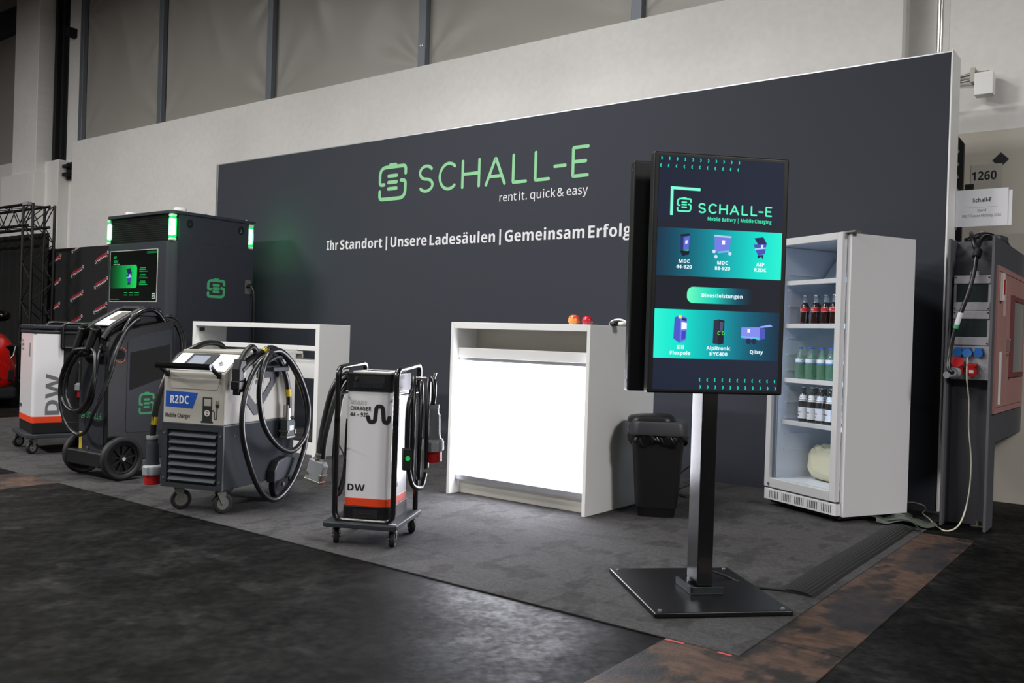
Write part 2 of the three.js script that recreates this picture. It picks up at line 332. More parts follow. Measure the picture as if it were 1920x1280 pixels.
// white column with a recessed black rail
{
  const c = struct('wall_column', merge([metreUV(bx(-16.05, -15.2, 0, 9.4, HZ - 0.4, HZ + 0.22, 0.01)), metreUV(bx(-15.2, -14.42, 0, 9.4, HZ - 0.5, HZ - 0.12))]), M.plaster, 'white hall column with a recessed black rail', 'column');
  part('plinth', [bx(-16.38, -15.185, 0, 3.55, HZ - 0.2, HZ + 0.25, 0.01)], M.plaster, c);
  part('plinth', [bx(-15.21, -14.75, 0, 3.74, HZ - 0.2, HZ + 0.06, 0.01)], M.plaster, c);
  part('rail', [bx(-15.17, -14.86, 3.74, 9.2, HZ - 0.12, HZ - 0.1), bx(-15.15, -15.05, 3.74, 9.2, HZ - 0.1, HZ - 0.02), bx(-14.96, -14.9, 3.74, 9.2, HZ - 0.1, HZ - 0.05)], M.blackMatt, c);
  part('cable_clip', bx(-14.72, -14.6, 5.75, 5.9, HZ - 0.12, HZ + 0.03, 0.02), M.blackMatt, c);
  part('bracket', [bx(-14.74, -14.5, 3.42, 3.7, HZ - 0.1, HZ - 0.07), bx(-14.7, -14.53, 3.46, 3.52, HZ - 0.07, HZ + 0.02), bx(-14.7, -14.53, 3.6, 3.65, HZ - 0.07, HZ + 0.02)], M.blackMatt, c);
}
// white pillar at the end of the booth with a beige lower band
{
  const p = struct('wall_pillar', metreUV(bx(-1.42, -0.8, 0, 9.4, HZ - 0.5, HZ, 0.006)), M.plaster, 'white hall pillar behind the steel casing', 'pillar');
  part('lower_coat', bx(-1.419, -0.80, 0.0, 2.64, HZ + 0.0, HZ + 0.006), M.beige, p);
  const pipe = single('steel_pipe', cyl(0.022, 9.3, 16).translate(-1.475, 4.65, HZ + 0.03), M.steel, 'bright steel pipe running up beside the white pillar', 'pipe');
}
// booth wall
const BW = struct('wall_booth', metreUV(bx(-9.237, -1.229, 0, 3.0, -0.012, 0)), M.booth, 'dark grey fabric booth wall with green wordmark', 'wall');
part('frame', [bx(-9.232, -1.24, 0.001, 2.985, -0.23, -0.0125)], M.whiteMatt, BW);
part('end_panel', bx(-1.2395, -1.2285, 0, 3.02, -0.245, 0.004, 0.002), M.white, BW);
part('edge_profile', bx(-9.275, -9.238, 0, 3.003, -0.03, 0.003, 0.002), M.alu, BW);
part('edge_profile', bx(-9.275, -1.2285, 3.0005, 3.012, -0.03, 0.003, 0.002), M.alu, BW);
part('wordmark', strokes(wordmark(1.956, 0.272, 0.03), 0.03), M.green, BW, [-5.956, 2.425, 0.0015]).userData.label = 'green SCHALL-E wordmark';
part('emblem', strokes(emblem(0.395, 0.375), 0.036), M.green, BW, [-6.507, 2.38, 0.0015]).userData.label = 'green battery emblem';
for (const [t, a, b, y, h, f] of [['rent', -4.947, -4.756, 2.277, 0.075, FR], ['it.', -4.727, -4.638, 2.276, 0.075, FR], ['quick', -4.604, -4.334, 2.278, 0.075, FR], ['&', -4.315, -4.248, 2.279, 0.072, FR], ['easy', -4.219, -4.005, 2.281, 0.075, FR],
  ['Ihr', -7.262, -7.083, 1.917, 0.098, FB], ['Standort', -7.051, -6.429, 1.917, 0.098, FB], ['Unsere', -6.312, -5.824, 1.916, 0.1, FB], ['Ladesäulen', -5.786, -4.984, 1.914, 0.1, FB], ['Gemeinsam', -4.871, -4.025, 1.911, 0.102, FB], ['Erfolg', -3.987, -3.575, 1.908, 0.102, FB]])
  print(t, b - a, h, M.inkWhite, BW, [a, y, 0.0015], null, f);
for (const x of [-6.378, -4.935]) part('lettering', bx(x, x + 0.018, 1.885, 2.025, 0, 0.0015), M.inkWhite, BW);

// hall lamps under the ceiling
for (const [x, y, z, w, d, k] of HALL_LAMPS) {
  const o = thing('ceiling_light', 'long hall lamp hanging below the ceiling above the exhibition floor', 'lamp', [x, y, z], 0, 'hall lamps');
  part('housing', bx(-w / 2 - 0.04, w / 2 + 0.04, 0.01, 0.1, -d / 2 - 0.04, d / 2 + 0.04, 0.02), M.alu, o);
  part('lamp_diffuser', bx(-w / 2, w / 2, -0.005, 0.012, -d / 2, d / 2), lit(LAMP_COLOR, 2, 0xffffff), o);
  for (const s of [-1, 1]) part('suspension_rod', cyl(0.01, 9.4 - y - 0.09, 8), M.alu, o, [s * w * 0.4, (9.4 - y + 0.1) / 2, 0]);
  const l = new THREE.RectAreaLight(LAMP_COLOR, k, w, d); l.name = 'lamp_light'; l.position.set(0, -0.02, 0); l.rotation.x = -Math.PI / 2; o.add(l);
}

// ---------------------------------------------------------------- lit counter
const FL = 0.006;      // top of the carpet
{
  const o = thing('lit_counter', 'white counter with a glowing front panel, two apples on top', 'counter', [-3.312, FL, 1.455]);
  const hw = 0.5425, f = 0.409, H = 1.136, inn = hw - 0.024;
  for (const s of [-1, 1]) part('side_panel', bx(s > 0 ? inn : -hw, s > 0 ? hw : -inn, 0, H, -0.405, f, 0.002), M.white, o);
  part('top_board', bx(-inn, inn, H - 0.04, H, -0.405, f - 0.001, 0.002), M.white, o);
  part('recess_board', bx(-inn, inn, 0.9, H - 0.04, f - 0.26, f - 0.24), M.cream, o);
  part('ledge', bx(-inn, inn, 0.955, 0.968, f - 0.24, f - 0.072), M.cream, o);
  part('upper_rail', bx(-inn, inn, 0.905, 0.968, f - 0.072, f - 0.05, 0.002), M.white, o);
  part('upper_profile', bx(-inn, inn, 0.885, 0.905, f - 0.085, f - 0.062), M.alu, o);
  part('lower_profile', bx(-inn, inn, 0.095, 0.125, f - 0.085, f - 0.058), M.alu, o);
  part('kickboard', bx(-inn, inn, 0, 0.095, f - 0.125, f - 0.105), M.cream, o);
  part('light_panel', bx(-inn, inn, 0.125, 0.885, f - 0.1, f - 0.07), lit(0xf6f6ff, PANEL_GLOW, 0xffffff), o).userData.label = 'glowing white front panel';
  part('shelf_board', bx(-inn, inn, 0.5, 0.52, -0.39, f - 0.1), M.white, o);
  const l = new THREE.RectAreaLight(0xf2f3ff, PANEL_LIGHT, 2 * inn - 0.02, 0.75); l.name = 'panel_light'; l.position.set(0, 0.505, f - 0.066); l.rotation.y = Math.PI; o.add(l);
  // apples and a white headset on the counter
  const top = FL + H;
  const apple = (x, z, r, a, b, label) => {
    const t = thing('apple', label, 'apple', [x, top, z]);
    const prof = []; for (let k = 0; k <= 22; k++) { const s = k / 22 * Math.PI; const rr = Math.sin(s) * (1 + 0.06 * Math.cos(s)), y = -Math.cos(s) + 0.22 * Math.exp(-((rr / 0.28) ** 2)) * (s > Math.PI / 2 ? -1 : 1); prof.push([rr * r, (y + 0.93) * r * 0.93]); }
    const tex = dataTex(128, 128, (u, v) => { const n = sm(0.38, 0.62, fbm(u, v, 3, 3, 5 + a[1] % 7) + 0.25 * (fbm(u, v, 40, 2, 4, 4) - 0.5)); return [mix(a[0], b[0], n), mix(a[1], b[1], n), mix(a[2], b[2], n)]; }, true);
    part('fruit', lathe(prof, 32), phys(0xffffff, 0.3, { map: tex, clearcoat: 0.4 }), t);
    part('stalk', cable([[0, r * 1.55, 0], [0.002, r * 1.75, 0], [0.006, r * 1.98, 0.002]], 0.0018, 8, 6), std(0x4a3520, 0.8), t);
  };
  apple(-3.06, 1.6, 0.038, [236, 160, 70], [214, 70, 45], 'orange and red apple on the lit counter');
  apple(-2.96, 1.6, 0.035, [196, 30, 50], [160, 24, 44], 'dark red apple on the lit counter');
  const h = thing('headset', 'white headset with black ear pads on the lit counter', 'headset', [-2.735, top, 1.6]);
  part('headband', sweep(arc(0, 0.006, 0.062, 0.034, 0, 180, 20).map(([x, y]) => [x, y, 0]), 0.006, 10), M.white, h);
  for (const s of [-1, 1]) part('ear_pad', bx(s * 0.03 - 0.022, s * 0.03 + 0.022, 0, 0.026, -0.03, 0.03, 0.012), s < 0 ? M.black : M.white, h);
}
// ---------------------------------------------------------------- open-backed white counter
{
  const o = thing('open_counter', 'long white counter with an open back, behind the mobile chargers', 'counter', [-6.585, FL, 1.42]);
  const hw = 0.905, H = 1.105, t = 0.05, d = -0.34;
  for (const s of [-1, 1]) part('side_panel', bx(s > 0 ? hw - t : -hw, s > 0 ? hw : -hw + t, 0, H, d, 0, 0.002), M.white, o);
  part('top_board', bx(-hw + t, hw - t, H - 0.04, H, d, 0, 0.002), M.white, o);
  part('shelf_board', bx(-hw + t, hw - t, 0.882, 0.922, -0.035, -0.001, 0.002), M.white, o);
  part('light_box', bx(-hw + t, hw - t, 0.64, 0.8, d + 0.02, -0.1, 0.01), M.white, o);
  part('foot_rail', bx(-hw + t, hw - t, 0, 0.1, -0.1, -0.08), M.white, o);
  part('power_strip', bx(-hw + t, -hw + t + 0.012, H - 0.09, H - 0.055, -0.09, -0.04), M.slate, o);
}
// ---------------------------------------------------------------- screen stand
const BACK = '#1e2436';
function drawProduct(c, kind, x, y, s) {
  c.save(); c.translate(x, y); c.scale(s, s);
  const poly = (pts, col) => { c.fillStyle = col; c.beginPath(); pts.forEach((p, i) => (i ? c.lineTo(...p) : c.moveTo(...p))); c.closePath(); c.fill(); };
  if (kind === 0) { poly([[-12, -24], [14, -28], [16, -22], [-10, -18]], '#1a1c30'); poly([[-12, -20], [-3, -17], [-3, 24], [-10, 16]], '#26306a'); poly([[-2, -17], [15, -22], [13, 18], [-2, 25]], '#5a62c8'); poly([[3, -8], [10, -10], [9, 0], [3, 2]], '#dfe3ff'); poly([[-2, 21], [13, 15], [13, 19], [-2, 26]], '#28d48c'); poly([[-12, 20], [16, 20], [14, 30], [-4, 34]], '#14162a'); }
  if (kind === 1) { poly([[-24, -26], [24, -24], [20, 18], [-12, 24], [-22, 14]], '#6f78dc'); poly([[-26, -28], [26, -26], [24, -21], [-24, -23]], '#a9c8e0'); poly([[-2, -14], [7, -14], [7, -2], [-2, -2]], '#f2f3ff'); poly([[-12, 18], [20, 13], [20, 17], [-12, 22]], '#46d6c8'); c.fillStyle = '#cfd6ff'; for (const q of [[-18, 32], [-24, 18], [22, 22]]) { c.beginPath(); c.arc(...q, 5, 0, 7); c.fill(); } }
  if (kind === 2) { poly([[-18, -24], [8, -28], [20, -8], [-6, -6]], '#232a5c'); poly([[-20, -6], [18, -10], [14, 18], [-6, 24]], '#4450b0'); poly([[-16, 4], [16, 0], [16, 4], [-15, 8]], '#9fd0f0'); poly([[2, -6], [9, -7], [8, 3], [2, 4]], '#dfe3ff'); poly([[-8, 24], [10, 21], [8, 34], [4, 26], [-6, 32]], '#1c2148'); }
  if (kind === 3) { poly([[-16, -34], [0, -40], [0, 34], [-18, 22]], '#4a55c2'); poly([[0, -40], [18, -34], [18, 24], [0, 34]], '#6874e0'); poly([[3, -22], [18, -20], [18, -4], [3, -2]], '#eef1ff'); poly([[4, -34], [17, -31], [17, -25], [4, -27]], '#232a5c'); poly([[4, 2], [16, 2], [15, 22], [4, 26]], '#3b46b4'); c.fillStyle = '#d8f060'; c.beginPath(); c.arc(-1, -36, 5, 0, 7); c.fill(); }
  if (kind === 4) { poly([[-14, -30], [0, -33], [0, 34], [-15, 32]], '#2b2c40'); poly([[0, -33], [16, -30], [15, 32], [0, 35]], '#1b1d2b'); poly([[3, -27], [13, -25], [12, 0], [3, 2]], '#4a5068'); c.strokeStyle = '#52e04a'; c.lineWidth = 2; c.beginPath(); c.arc(2, 4, 4, 1, 5); c.moveTo(16, 2); c.arc(14, 4, 4, 1, 5); c.stroke(); }
  if (kind === 5) { poly([[-44, -14], [10, -16], [10, 20], [-44, 16]], '#7f88e6'); poly([[10, -16], [26, -12], [26, 16], [10, 20]], '#4b53b4'); poly([[10, -18], [40, -24], [48, -19], [12, -14]], '#9aa4ff'); poly([[-44, 10], [10, 14], [10, 17], [-44, 13]], '#49d8d0'); poly([[-26, -10], [-18, -10], [-18, 0], [-26, 0]], '#eef1ff'); c.fillStyle = '#22264c'; for (const q of [-22, -6]) { c.beginPath(); c.arc(q, 24, 8, 0, 7); c.fill(); } }
  c.restore();
}
const kioskTex = canvasTex(540, 960, (c, w, h) => {
  const X = (f) => f * w, Y = (f) => f * h;
  c.fillStyle = BACK; c.fillRect(0, 0, w, h);
  c.fillStyle = '#1a1d28'; c.fillRect(0, Y(0.51), w, Y(0.15)); c.fillStyle = '#1f2230'; c.fillRect(0, Y(0.27), w, Y(0.04));
  const hook = (x, y, d) => { c.strokeStyle = '#19d7a4'; c.lineWidth = 4.5; c.beginPath(); d > 0 ? c.arc(x - 4, y, 7, -1.1, 1.1) : c.arc(x + 4, y, 7, Math.PI - 1.1, Math.PI + 1.1); c.stroke(); };
  for (let k = 0; k < 11; k++) { const x = X(0.015 + k * 0.0615); hook(x, Y(0.012), 1); hook(x, Y(0.043), -1); hook(X(0.375 + k * 0.0605), Y(0.955), -1); hook(X(0.375 + k * 0.0605), Y(0.986), 1); }
  c.strokeStyle = '#7dffd2'; c.lineWidth = 12; c.beginPath(); c.moveTo(X(0.107), Y(0.253)); c.lineTo(X(0.107), Y(0.136)); c.lineTo(X(0.33), Y(0.138)); c.stroke();
  const draw = (polys, x, y, lw) => { c.strokeStyle = '#58f5bd'; c.lineWidth = lw; c.lineCap = 'round'; c.lineJoin = 'round'; for (const p of polys) { c.beginPath(); p.forEach(([a, b], i) => (i ? c.lineTo(x + a, y - b) : c.moveTo(x + a, y - b))); c.stroke(); } };
  draw(emblem(62, 60), X(0.148), Y(0.237), 7); draw(wordmark(320, 42, 6.5), X(0.318), Y(0.2385), 7);
  c.lineCap = 'butt';
  c.fillStyle = '#3df0b4'; c.font = 'bold 21px sans-serif'; c.textAlign = 'right'; c.fillText('Mobile Battery | Mobile Charging', X(0.91), Y(0.268), 280);
  const band = (y0, y1, stops) => { const g = c.createLinearGradient(0, 0, w, 0); stops.forEach(([p, col]) => g.addColorStop(p, col)); c.fillStyle = g; c.fillRect(0, Y(y0), w, Y(y1 - y0)); };
  band(0.306, 0.512, [[0, '#173146'], [0.25, '#0a5f74'], [0.55, '#06a2a8'], [0.8, '#05d6c4'], [1, '#22e8cc']]);
  band(0.655, 0.865, [[0, '#2ee9cf'], [0.2, '#05dcc4'], [0.5, '#069ba6'], [0.75, '#0a5a72'], [1, '#132c42']]);
  const pill = c.createLinearGradient(X(0.26), 0, X(0.78), 0); pill.addColorStop(0, '#66f3b9'); pill.addColorStop(0.4, '#12c5b0'); pill.addColorStop(0.75, '#0a4a62'); pill.addColorStop(1, '#1a1d28');
  c.fillStyle = pill; c.beginPath(); c.roundRect(X(0.25), Y(0.556), X(0.53), Y(0.07), 26); c.fill();
  c.fillStyle = '#f4fbff'; c.textAlign = 'center';
  const t = (s, x, y, px) => { c.font = 'bold ' + px + 'px sans-serif'; c.fillText(s, X(x), Y(y)); };
  t('Dienstleistungen', 0.53, 0.599, 22);
  [['MDC', '44-920'], ['MDC', '88-920'], ['AIP', 'R2DC']].forEach((q, k) => { t(q[0], 0.22 + k * 0.305, 0.456, 22); t(q[1], 0.22 + k * 0.305, 0.48, 22); drawProduct(c, k, X(0.215 + k * 0.305), Y(0.372), 1.5); });
  [['Elli', 'Flexpole'], ['Alpitronic', 'HYC400'], ['Qibsy', '']].forEach((q, k) => { t(q[0], 0.21 + k * 0.305, 0.825 + (k === 2 ? 0.012 : 0), 22); t(q[1], 0.21 + k * 0.305, 0.85, 22); drawProduct(c, 3 + k, X(0.205 + k * 0.305), Y(0.745), k === 2 ? 1.5 : 1.55); });
});
{
  const o = thing('screen_stand', 'black floor stand carrying two upright screens back to back', 'screen stand', [-1.593, FL, 2.861], 46 * Math.PI / 180);
  part('base_plate', bx(-0.28, 0.28, 0.001, 0.021, -0.325, 0.325, 0.005), std(0x0a0a0b, 0.34), o);
  for (const [x, z] of [[-0.25, 0.295], [0.25, 0.295], [-0.25, -0.295], [0.25, -0.295]]) part('bolt', cyl(0.008, 0.004, 10), M.alu, o, [x, 0.0225, z]);
  part('foot_bracket', [bx(-0.055, 0.085, 0.021, 0.027, -0.08, 0.1, 0.002), bx(-0.055, 0.085, 0.027, 0.05, 0.088, 0.1), bx(-0.055, -0.045, 0.027, 0.05, -0.08, 0.1)], M.slateDark, o);
  for (const [x, z] of [[-0.04, 0.085], [0.07, 0.085], [-0.04, -0.06]]) part('bolt', cyl(0.008, 0.01, 6), M.zinc, o, [x, 0.032, z]);
  part('post', bx(-0.02, 0.046, 0.027, 1.7, -0.045, 0.075, 0.004), phys(0x08080a, 0.2, { clearcoat: 1, clearcoatRoughness: 0.1 }), o);
  part('mount', [bx(-0.15, 0.18, 1.15, 1.5, -0.06, 0.075)], M.black, o);
  const s1 = part('monitor_housing', bx(-0.267, 0.312, 0.841, 1.815, 0.05, 0.1, 0.008), M.black, o);
  const sc = part('screen', new THREE.PlaneGeometry(0.535, 0.943), new THREE.MeshPhysicalMaterial({ color: 0x000000, roughness: 0.2, emissive: 0xffffff, emissiveMap: kioskTex, emissiveIntensity: SCREEN_GLOW }), s1, [0.0215, 1.327, 0.1012]);
  sc.userData.label = 'lit portrait screen with green product menu';
  const s2 = part('monitor_housing', bx(-0.302, 0.277, 0.838, 1.806, -0.115, -0.06, 0.008), M.black, o);
  part('screen', new THREE.PlaneGeometry(0.535, 0.943).rotateY(Math.PI), M.blackGloss, s2, [-0.0125, 1.324, -0.1162]);
  for (const [x, y] of [[-0.285, 1.77], [-0.285, 0.88]]) part('screw', cylX(0.004, 0.002, 8), M.zinc, s2, [-0.3025, y, -0.085]);
  const l = new THREE.RectAreaLight(0x35b6b0, 0.35, 0.53, 0.94); l.name = 'screen_light'; l.position.set(0.0215, 1.327, 0.108); l.rotation.y = Math.PI; o.add(l);
}
single('power_cord', cable([[-1.66, 0.06, 2.82], [-1.62, 0.055, 2.66], [-1.56, 0.036, 2.62], [-1.45, 0.016, 2.63], [-1.36, 0.012, 2.59], [-1.28, 0.012, 2.56], [-1.255, 0.012, 2.55]], 0.0055), M.rubber, 'black power cord from the screen stand to the cable ramp', 'cord');
// ribbed cable ramp along the carpet edge
{
  const o = thing('cable_ramp', 'black ribbed rubber cable ramp along the carpet edge', 'cable ramp', [0, FL, 0]);
  const path = [[-1.265, 2.575], [-1.275, 2.0], [-1.275, 1.4], [-1.28, 0.72]], prof = [], nr = 9, w = 0.155;
  for (let k = 0; k <= nr * 4; k++) { const u = k / (nr * 4); prof.push([(u - 0.5) * w, 0.0015 + 0.015 * Math.sin(Math.PI * u) ** 0.8 + 0.0016 * Math.sin(u * nr * 2 * Math.PI)]); }
  prof.push([w / 2, 0.0005], [-w / 2, 0.0005]);
  part('ramp', loft(path.map(([x, z]) => prof.map(([a, y]) => [x + a, Math.max(0.0005, y), z])).reverse()), std(0x1b1b1c, 0.65), o);
}
// ---------------------------------------------------------------- waste bin
{
  const o = thing('waste_bin', 'black plastic waste bin with bin bag and swing lid beside the lit counter', 'bin', [-2.52, FL, 1.455], 30 * Math.PI / 180);
  const ring = (w, d, r, y) => roundRect(-w / 2, w / 2, -d / 2, d / 2, r, 5).map(([a, b]) => [a, y, -b]);
  part('body', loft([ring(0.22, 0.21, 0.05, 0), ring(0.235, 0.225, 0.05, 0.055), ring(0.25, 0.235, 0.05, 0.06), ring(0.31, 0.28, 0.05, 0.475), ring(0.315, 0.285, 0.05, 0.5)]), std(0x101011, 0.5), o);
  const N = 72, bag = (y, k, ph) => Array.from({ length: N }, (_, i) => { const a = i / N * 2 * Math.PI, s = 1 + k * (0.6 + 0.4 * Math.sin(a * 11 + ph) + 0.35 * Math.sin(a * 23 + 2 * ph)), c = Math.cos(a), q = Math.sin(a), e = 1 / Math.pow(Math.abs(c) ** 4 + q ** 4, 0.25); return [0.156 * s * c * e, y + 0.012 * Math.sin(a * 7 + ph) + 0.006 * Math.sin(a * 19), -0.142 * s * q * e]; });
  part('bin_bag', loft([bag(0.435, 0.05, 0.3), bag(0.448, 0.13, 1), bag(0.47, 0.15, 2), bag(0.49, 0.06, 2.5)], false, false), phys(0x09090a, 0.3, { side: THREE.DoubleSide }), o);
  part('lid_rim', loft([ring(0.345, 0.31, 0.055, 0.492), ring(0.35, 0.315, 0.06, 0.51), ring(0.335, 0.3, 0.06, 0.562), ring(0.318, 0.285, 0.06, 0.57)]), std(0x3c3c40, 0.45), o);
  part('swing_lid', loft([ring(0.285, 0.25, 0.07, 0.566), ring(0.28, 0.245, 0.07, 0.585), ring(0.25, 0.22, 0.07, 0.6), ring(0.18, 0.15, 0.07, 0.607)]), std(0x18181a, 0.4), o, [-0.01, 0, -0.01], [-0.02, 0, 0.06]);
}
// ---------------------------------------------------------------- drinks fridge
const FRX = -1.585, FRZ = 0.9, FRA = -28 * Math.PI / 180;
{
  const o = thing('drinks_fridge', 'tall white glass-door fridge with bottles at the end of the booth wall', 'fridge', [FRX, FL, FRZ], FRA);
  const L = -0.645, B = -0.555, y0 = 0.035, y1 = 1.733;
  const shell = M.whiteGloss;
  part('body', [bx(L, L + 0.035, y0, y1, B, -0.022), bx(-0.035, 0, y0, y1, B, -0.022, 0.002), bx(L + 0.035, -0.035, y0, 0.17, B, -0.03), bx(L + 0.035, -0.035, y1 - 0.035, y1, B, -0.022), bx(L + 0.035, -0.035, 0.17, y1 - 0.035, B, B + 0.035)], shell, o);
  const liner = std(0xdfe4ec, 0.5);
  part('liner', [bx(L + 0.035, L + 0.045, 0.17, y1 - 0.04, B + 0.035, -0.035), bx(-0.045, -0.035, 0.17, y1 - 0.04, B + 0.035, -0.035), bx(L + 0.045, -0.045, 0.17, 0.18, B + 0.035, -0.035), bx(L + 0.045, -0.045, 0.18, y1 - 0.04, B + 0.035, B + 0.04)], liner, o);
  for (let k = 0; k < 12; k++) part('shelf_support', [bx(L + 0.045, L + 0.055, 0.36 + k * 0.105, 0.368 + k * 0.105, B + 0.1, -0.09)], liner, o);
  part('fan_cover', [extrude([[0, 0], [0.16, 0], [0, 0.2]], 0.5).rotateY(-Math.PI / 2).translate(-0.07, 1.49, B + 0.04)].map((g) => g.rotateY(0)), liner, o);
  // door frame, pane and gasket
  const dL = L - 0.002, dR = -0.03, d0 = 0.122, d1 = 1.74, fw = 0.045;
  const door = part('door', [bx(dL, dL + fw, d0, d1, -0.018, 0.022, 0.004), bx(dR - fw, dR, d0, d1, -0.018, 0.022, 0.004), bx(dL + fw, dR - fw, d1 - fw, d1, -0.018, 0.022, 0.004), bx(dL + fw, dR - fw, d0, d0 + 0.06, -0.018, 0.022, 0.004)], std(0xd6d6da, 0.4), o);
  part('pane', bx(dL + fw - 0.004, dR - fw + 0.004, d0 + 0.055, d1 - fw + 0.004, 0.0, 0.004), M.glass, door);
  part('gasket', [bx(dL + fw, dL + fw + 0.008, d0 + 0.06, d1 - fw, -0.016, -0.002), bx(dR - fw - 0.008, dR - fw, d0 + 0.06, d1 - fw, -0.016, -0.002)], std(0x6f767d, 0.5), door);
  part('lock', cylZ(0.009, 0.008, 14), M.zinc, door, [dL + 0.045, d0 + 0.022, 0.024]);
  part('hinge', [bx(-0.09, -0.02, d0 - 0.022, d0 - 0.008, -0.02, 0.014), cyl(0.009, 0.02, 12).translate(-0.045, d0 - 0.004, 0)], M.zinc, o);
  part('hinge', [bx(-0.07, 0.04, y1, y1 + 0.012, -0.06, 0.0, 0.003)], M.zinc, o);
  const base = part('vent_panel', [bx(L, -0.018, 0.04, 0.112, -0.02, 0.02, 0.004)], std(0xe6e6ea, 0.4), o);
  for (let g = 0; g < 5; g++) for (let k = 0; k < 6; k++) part('vent_slot', bx(-0.003, 0.003, 0.053, 0.1, 0.0196, 0.0206), std(0x35353a, 0.7), base, [L + 0.055 + g * 0.115 + k * 0.0145, 0, 0]);
  part('plinth', bx(L + 0.03, -0.02, 0.02, 0.04, -0.53, -0.01), M.blackMatt, o);
  for (const [x, z] of [[L + 0.09, -0.03], [-0.09, -0.03], [L + 0.09, B + 0.06], [-0.09, B + 0.06]]) part('foot', [cyl(0.02, 0.012, 14).translate(x, 0.006, z), cyl(0.008, 0.02, 10).translate(x, 0.016, z)], M.black, o);
  // shelves
  for (const y of [1.45, 1.17, 0.815, 0.54]) {
    const s = part('shelf', [bx(L + 0.055, -0.05, y + 0.018, y + 0.022, B + 0.05, -0.075)], phys(0xcfe0ea, 0.1, { transmission: 0.6, thickness: 0 }), o);
    part('price_rail', bx(L + 0.05, -0.048, y - 0.006, y + 0.024, -0.078, -0.064, 0.003), std(0xd5d7db, 0.4), s);
  }
  // lamp inside
  part('lamp', bx(-0.055, -0.046, 0.3, y1 - 0.1, -0.066, -0.044), lit(0xcfe2ff, 1.2, 0xffffff), o);
  const l = new THREE.RectAreaLight(0xb4d2ff, 14, 0.02, 1.3); l.name = 'fridge_light'; l.position.set(-0.058, 0.97, -0.055); l.rotation.y = Math.PI / 2 - 0.5; o.add(l);
  // bottles
  const place = (x, y, z) => { const c = Math.cos(FRA), s = Math.sin(FRA); return [FRX + x * c + z * s, FL + y, FRZ - x * s + z * c]; };
  const colaGlass = phys(0x2a0f0a, 0.08, { clearcoat: 1, clearcoatRoughness: 0.03 }), clearGlass = phys(0xeef4f6, 0.05, { transmission: 0.9, thickness: 0 });
  const greenGlass = phys(0xd6f2e6, 0.05, { transmission: 0.92, thickness: 0 }), greenFill = phys(0xb4e6d0, 0.06, { transmission: 0.85, thickness: 0 }), brownGlass = phys(0x140c0a, 0.12, { clearcoat: 1, clearcoatRoughness: 0.05 });
  const wrap = (r, y0_, y1_, n = 24, a0 = 0, a1 = 2 * Math.PI) => new THREE.CylinderGeometry(r, r, y1_ - y0_, n, 1, true, a0, a1).translate(0, (y0_ + y1_) / 2, 0);
  const colaBand = canvasTex(256, 64, (c) => { c.fillStyle = '#c01827'; c.fillRect(0, 0, 256, 64); c.fillStyle = '#f6ecec'; c.font = 'italic bold 34px serif'; for (const x of [14, 142]) c.fillText('Cola', x, 44); c.fillRect(0, 4, 256, 3); c.fillRect(0, 57, 256, 3); });
  const waterBand = canvasTex(256, 96, (c) => { c.fillStyle = '#eef3fa'; c.fillRect(0, 0, 256, 96); c.fillStyle = '#5a8fd8'; c.fillRect(0, 66, 256, 30); c.fillStyle = '#38507a'; for (const x of [20, 148]) { c.fillRect(x, 26, 8, 22); c.fillRect(x + 10, 22, 40, 4); } });
  const beerBand = canvasTex(256, 128, (c) => { c.fillStyle = '#e6ecf2'; c.fillRect(0, 0, 256, 128); for (let i = 0; i < 32; i++) for (let j = 0; j < 7; j++) if ((i + j) % 2) { c.fillStyle = '#b9d6ea'; c.beginPath(); c.moveTo(i * 8 + 4, j * 9); c.lineTo(i * 8 + 9, j * 9 + 5); c.lineTo(i * 8 + 4, j * 9 + 9); c.lineTo(i * 8 - 1, j * 9 + 5); c.fill(); } c.fillStyle = '#b04a48'; for (const x of [20, 148]) c.fillRect(x, 52, 80, 12); c.fillStyle = '#3d4a56'; for (const x of [36, 164]) c.fillRect(x, 86, 46, 14); });
  const paperMat = (t) => std(0xffffff, 0.6, 0, { map: t, side: THREE.DoubleSide });
  const makers = {
    cola(pos, label) {
      const b = thing('cola_bottle', label, 'bottle', pos, 0, 'cola bottles on the second shelf');
      part('drink', lathe([[0, 0], [0.026, 0], [0.0285, 0.008], [0.0275, 0.03], [0.0255, 0.055], [0.0285, 0.08], [0.029, 0.095], [0.026, 0.115], [0.016, 0.138], [0, 0.138]]), colaGlass, b);
      part('neck', lathe([[0.0162, 0.137], [0.0125, 0.155], [0.0115, 0.172], [0.0125, 0.174], [0.0125, 0.18]]), clearGlass, b);
      part('cap', lathe([[0.0135, 0.176], [0.0138, 0.184], [0.0125, 0.187], [0, 0.187]]), M.steel, b);
      part('label_band', wrap(0.0292, 0.078, 0.106), paperMat(colaBand), b);
      return b;
    },
    water(pos, label) {
      const b = thing('water_bottle', label, 'bottle', pos, 0, 'green water bottles on the third shelf');
      part('glass', lathe([[0, 0], [0.028, 0], [0.0305, 0.008], [0.0305, 0.1], [0.0285, 0.125], [0.019, 0.158], [0.0128, 0.178], [0.012, 0.2]]), greenGlass, b);
      part('drink', lathe([[0, 0.004], [0.0285, 0.006], [0.0285, 0.1], [0.026, 0.122], [0, 0.122]]), greenFill, b);
      part('cap', lathe([[0.0132, 0.196], [0.0138, 0.203], [0.0125, 0.206], [0, 0.206]]), std(0x2c62c4, 0.4), b);
      part('label_band', wrap(0.0307, 0.098, 0.13, 24).scale(0.985, 1, 0.985), paperMat(waterBand), b);
      return b;
    },
    beer(pos, label) {
      const b = thing('beer_bottle', label, 'bottle', pos, 0, 'brown beer bottles on the fourth shelf');
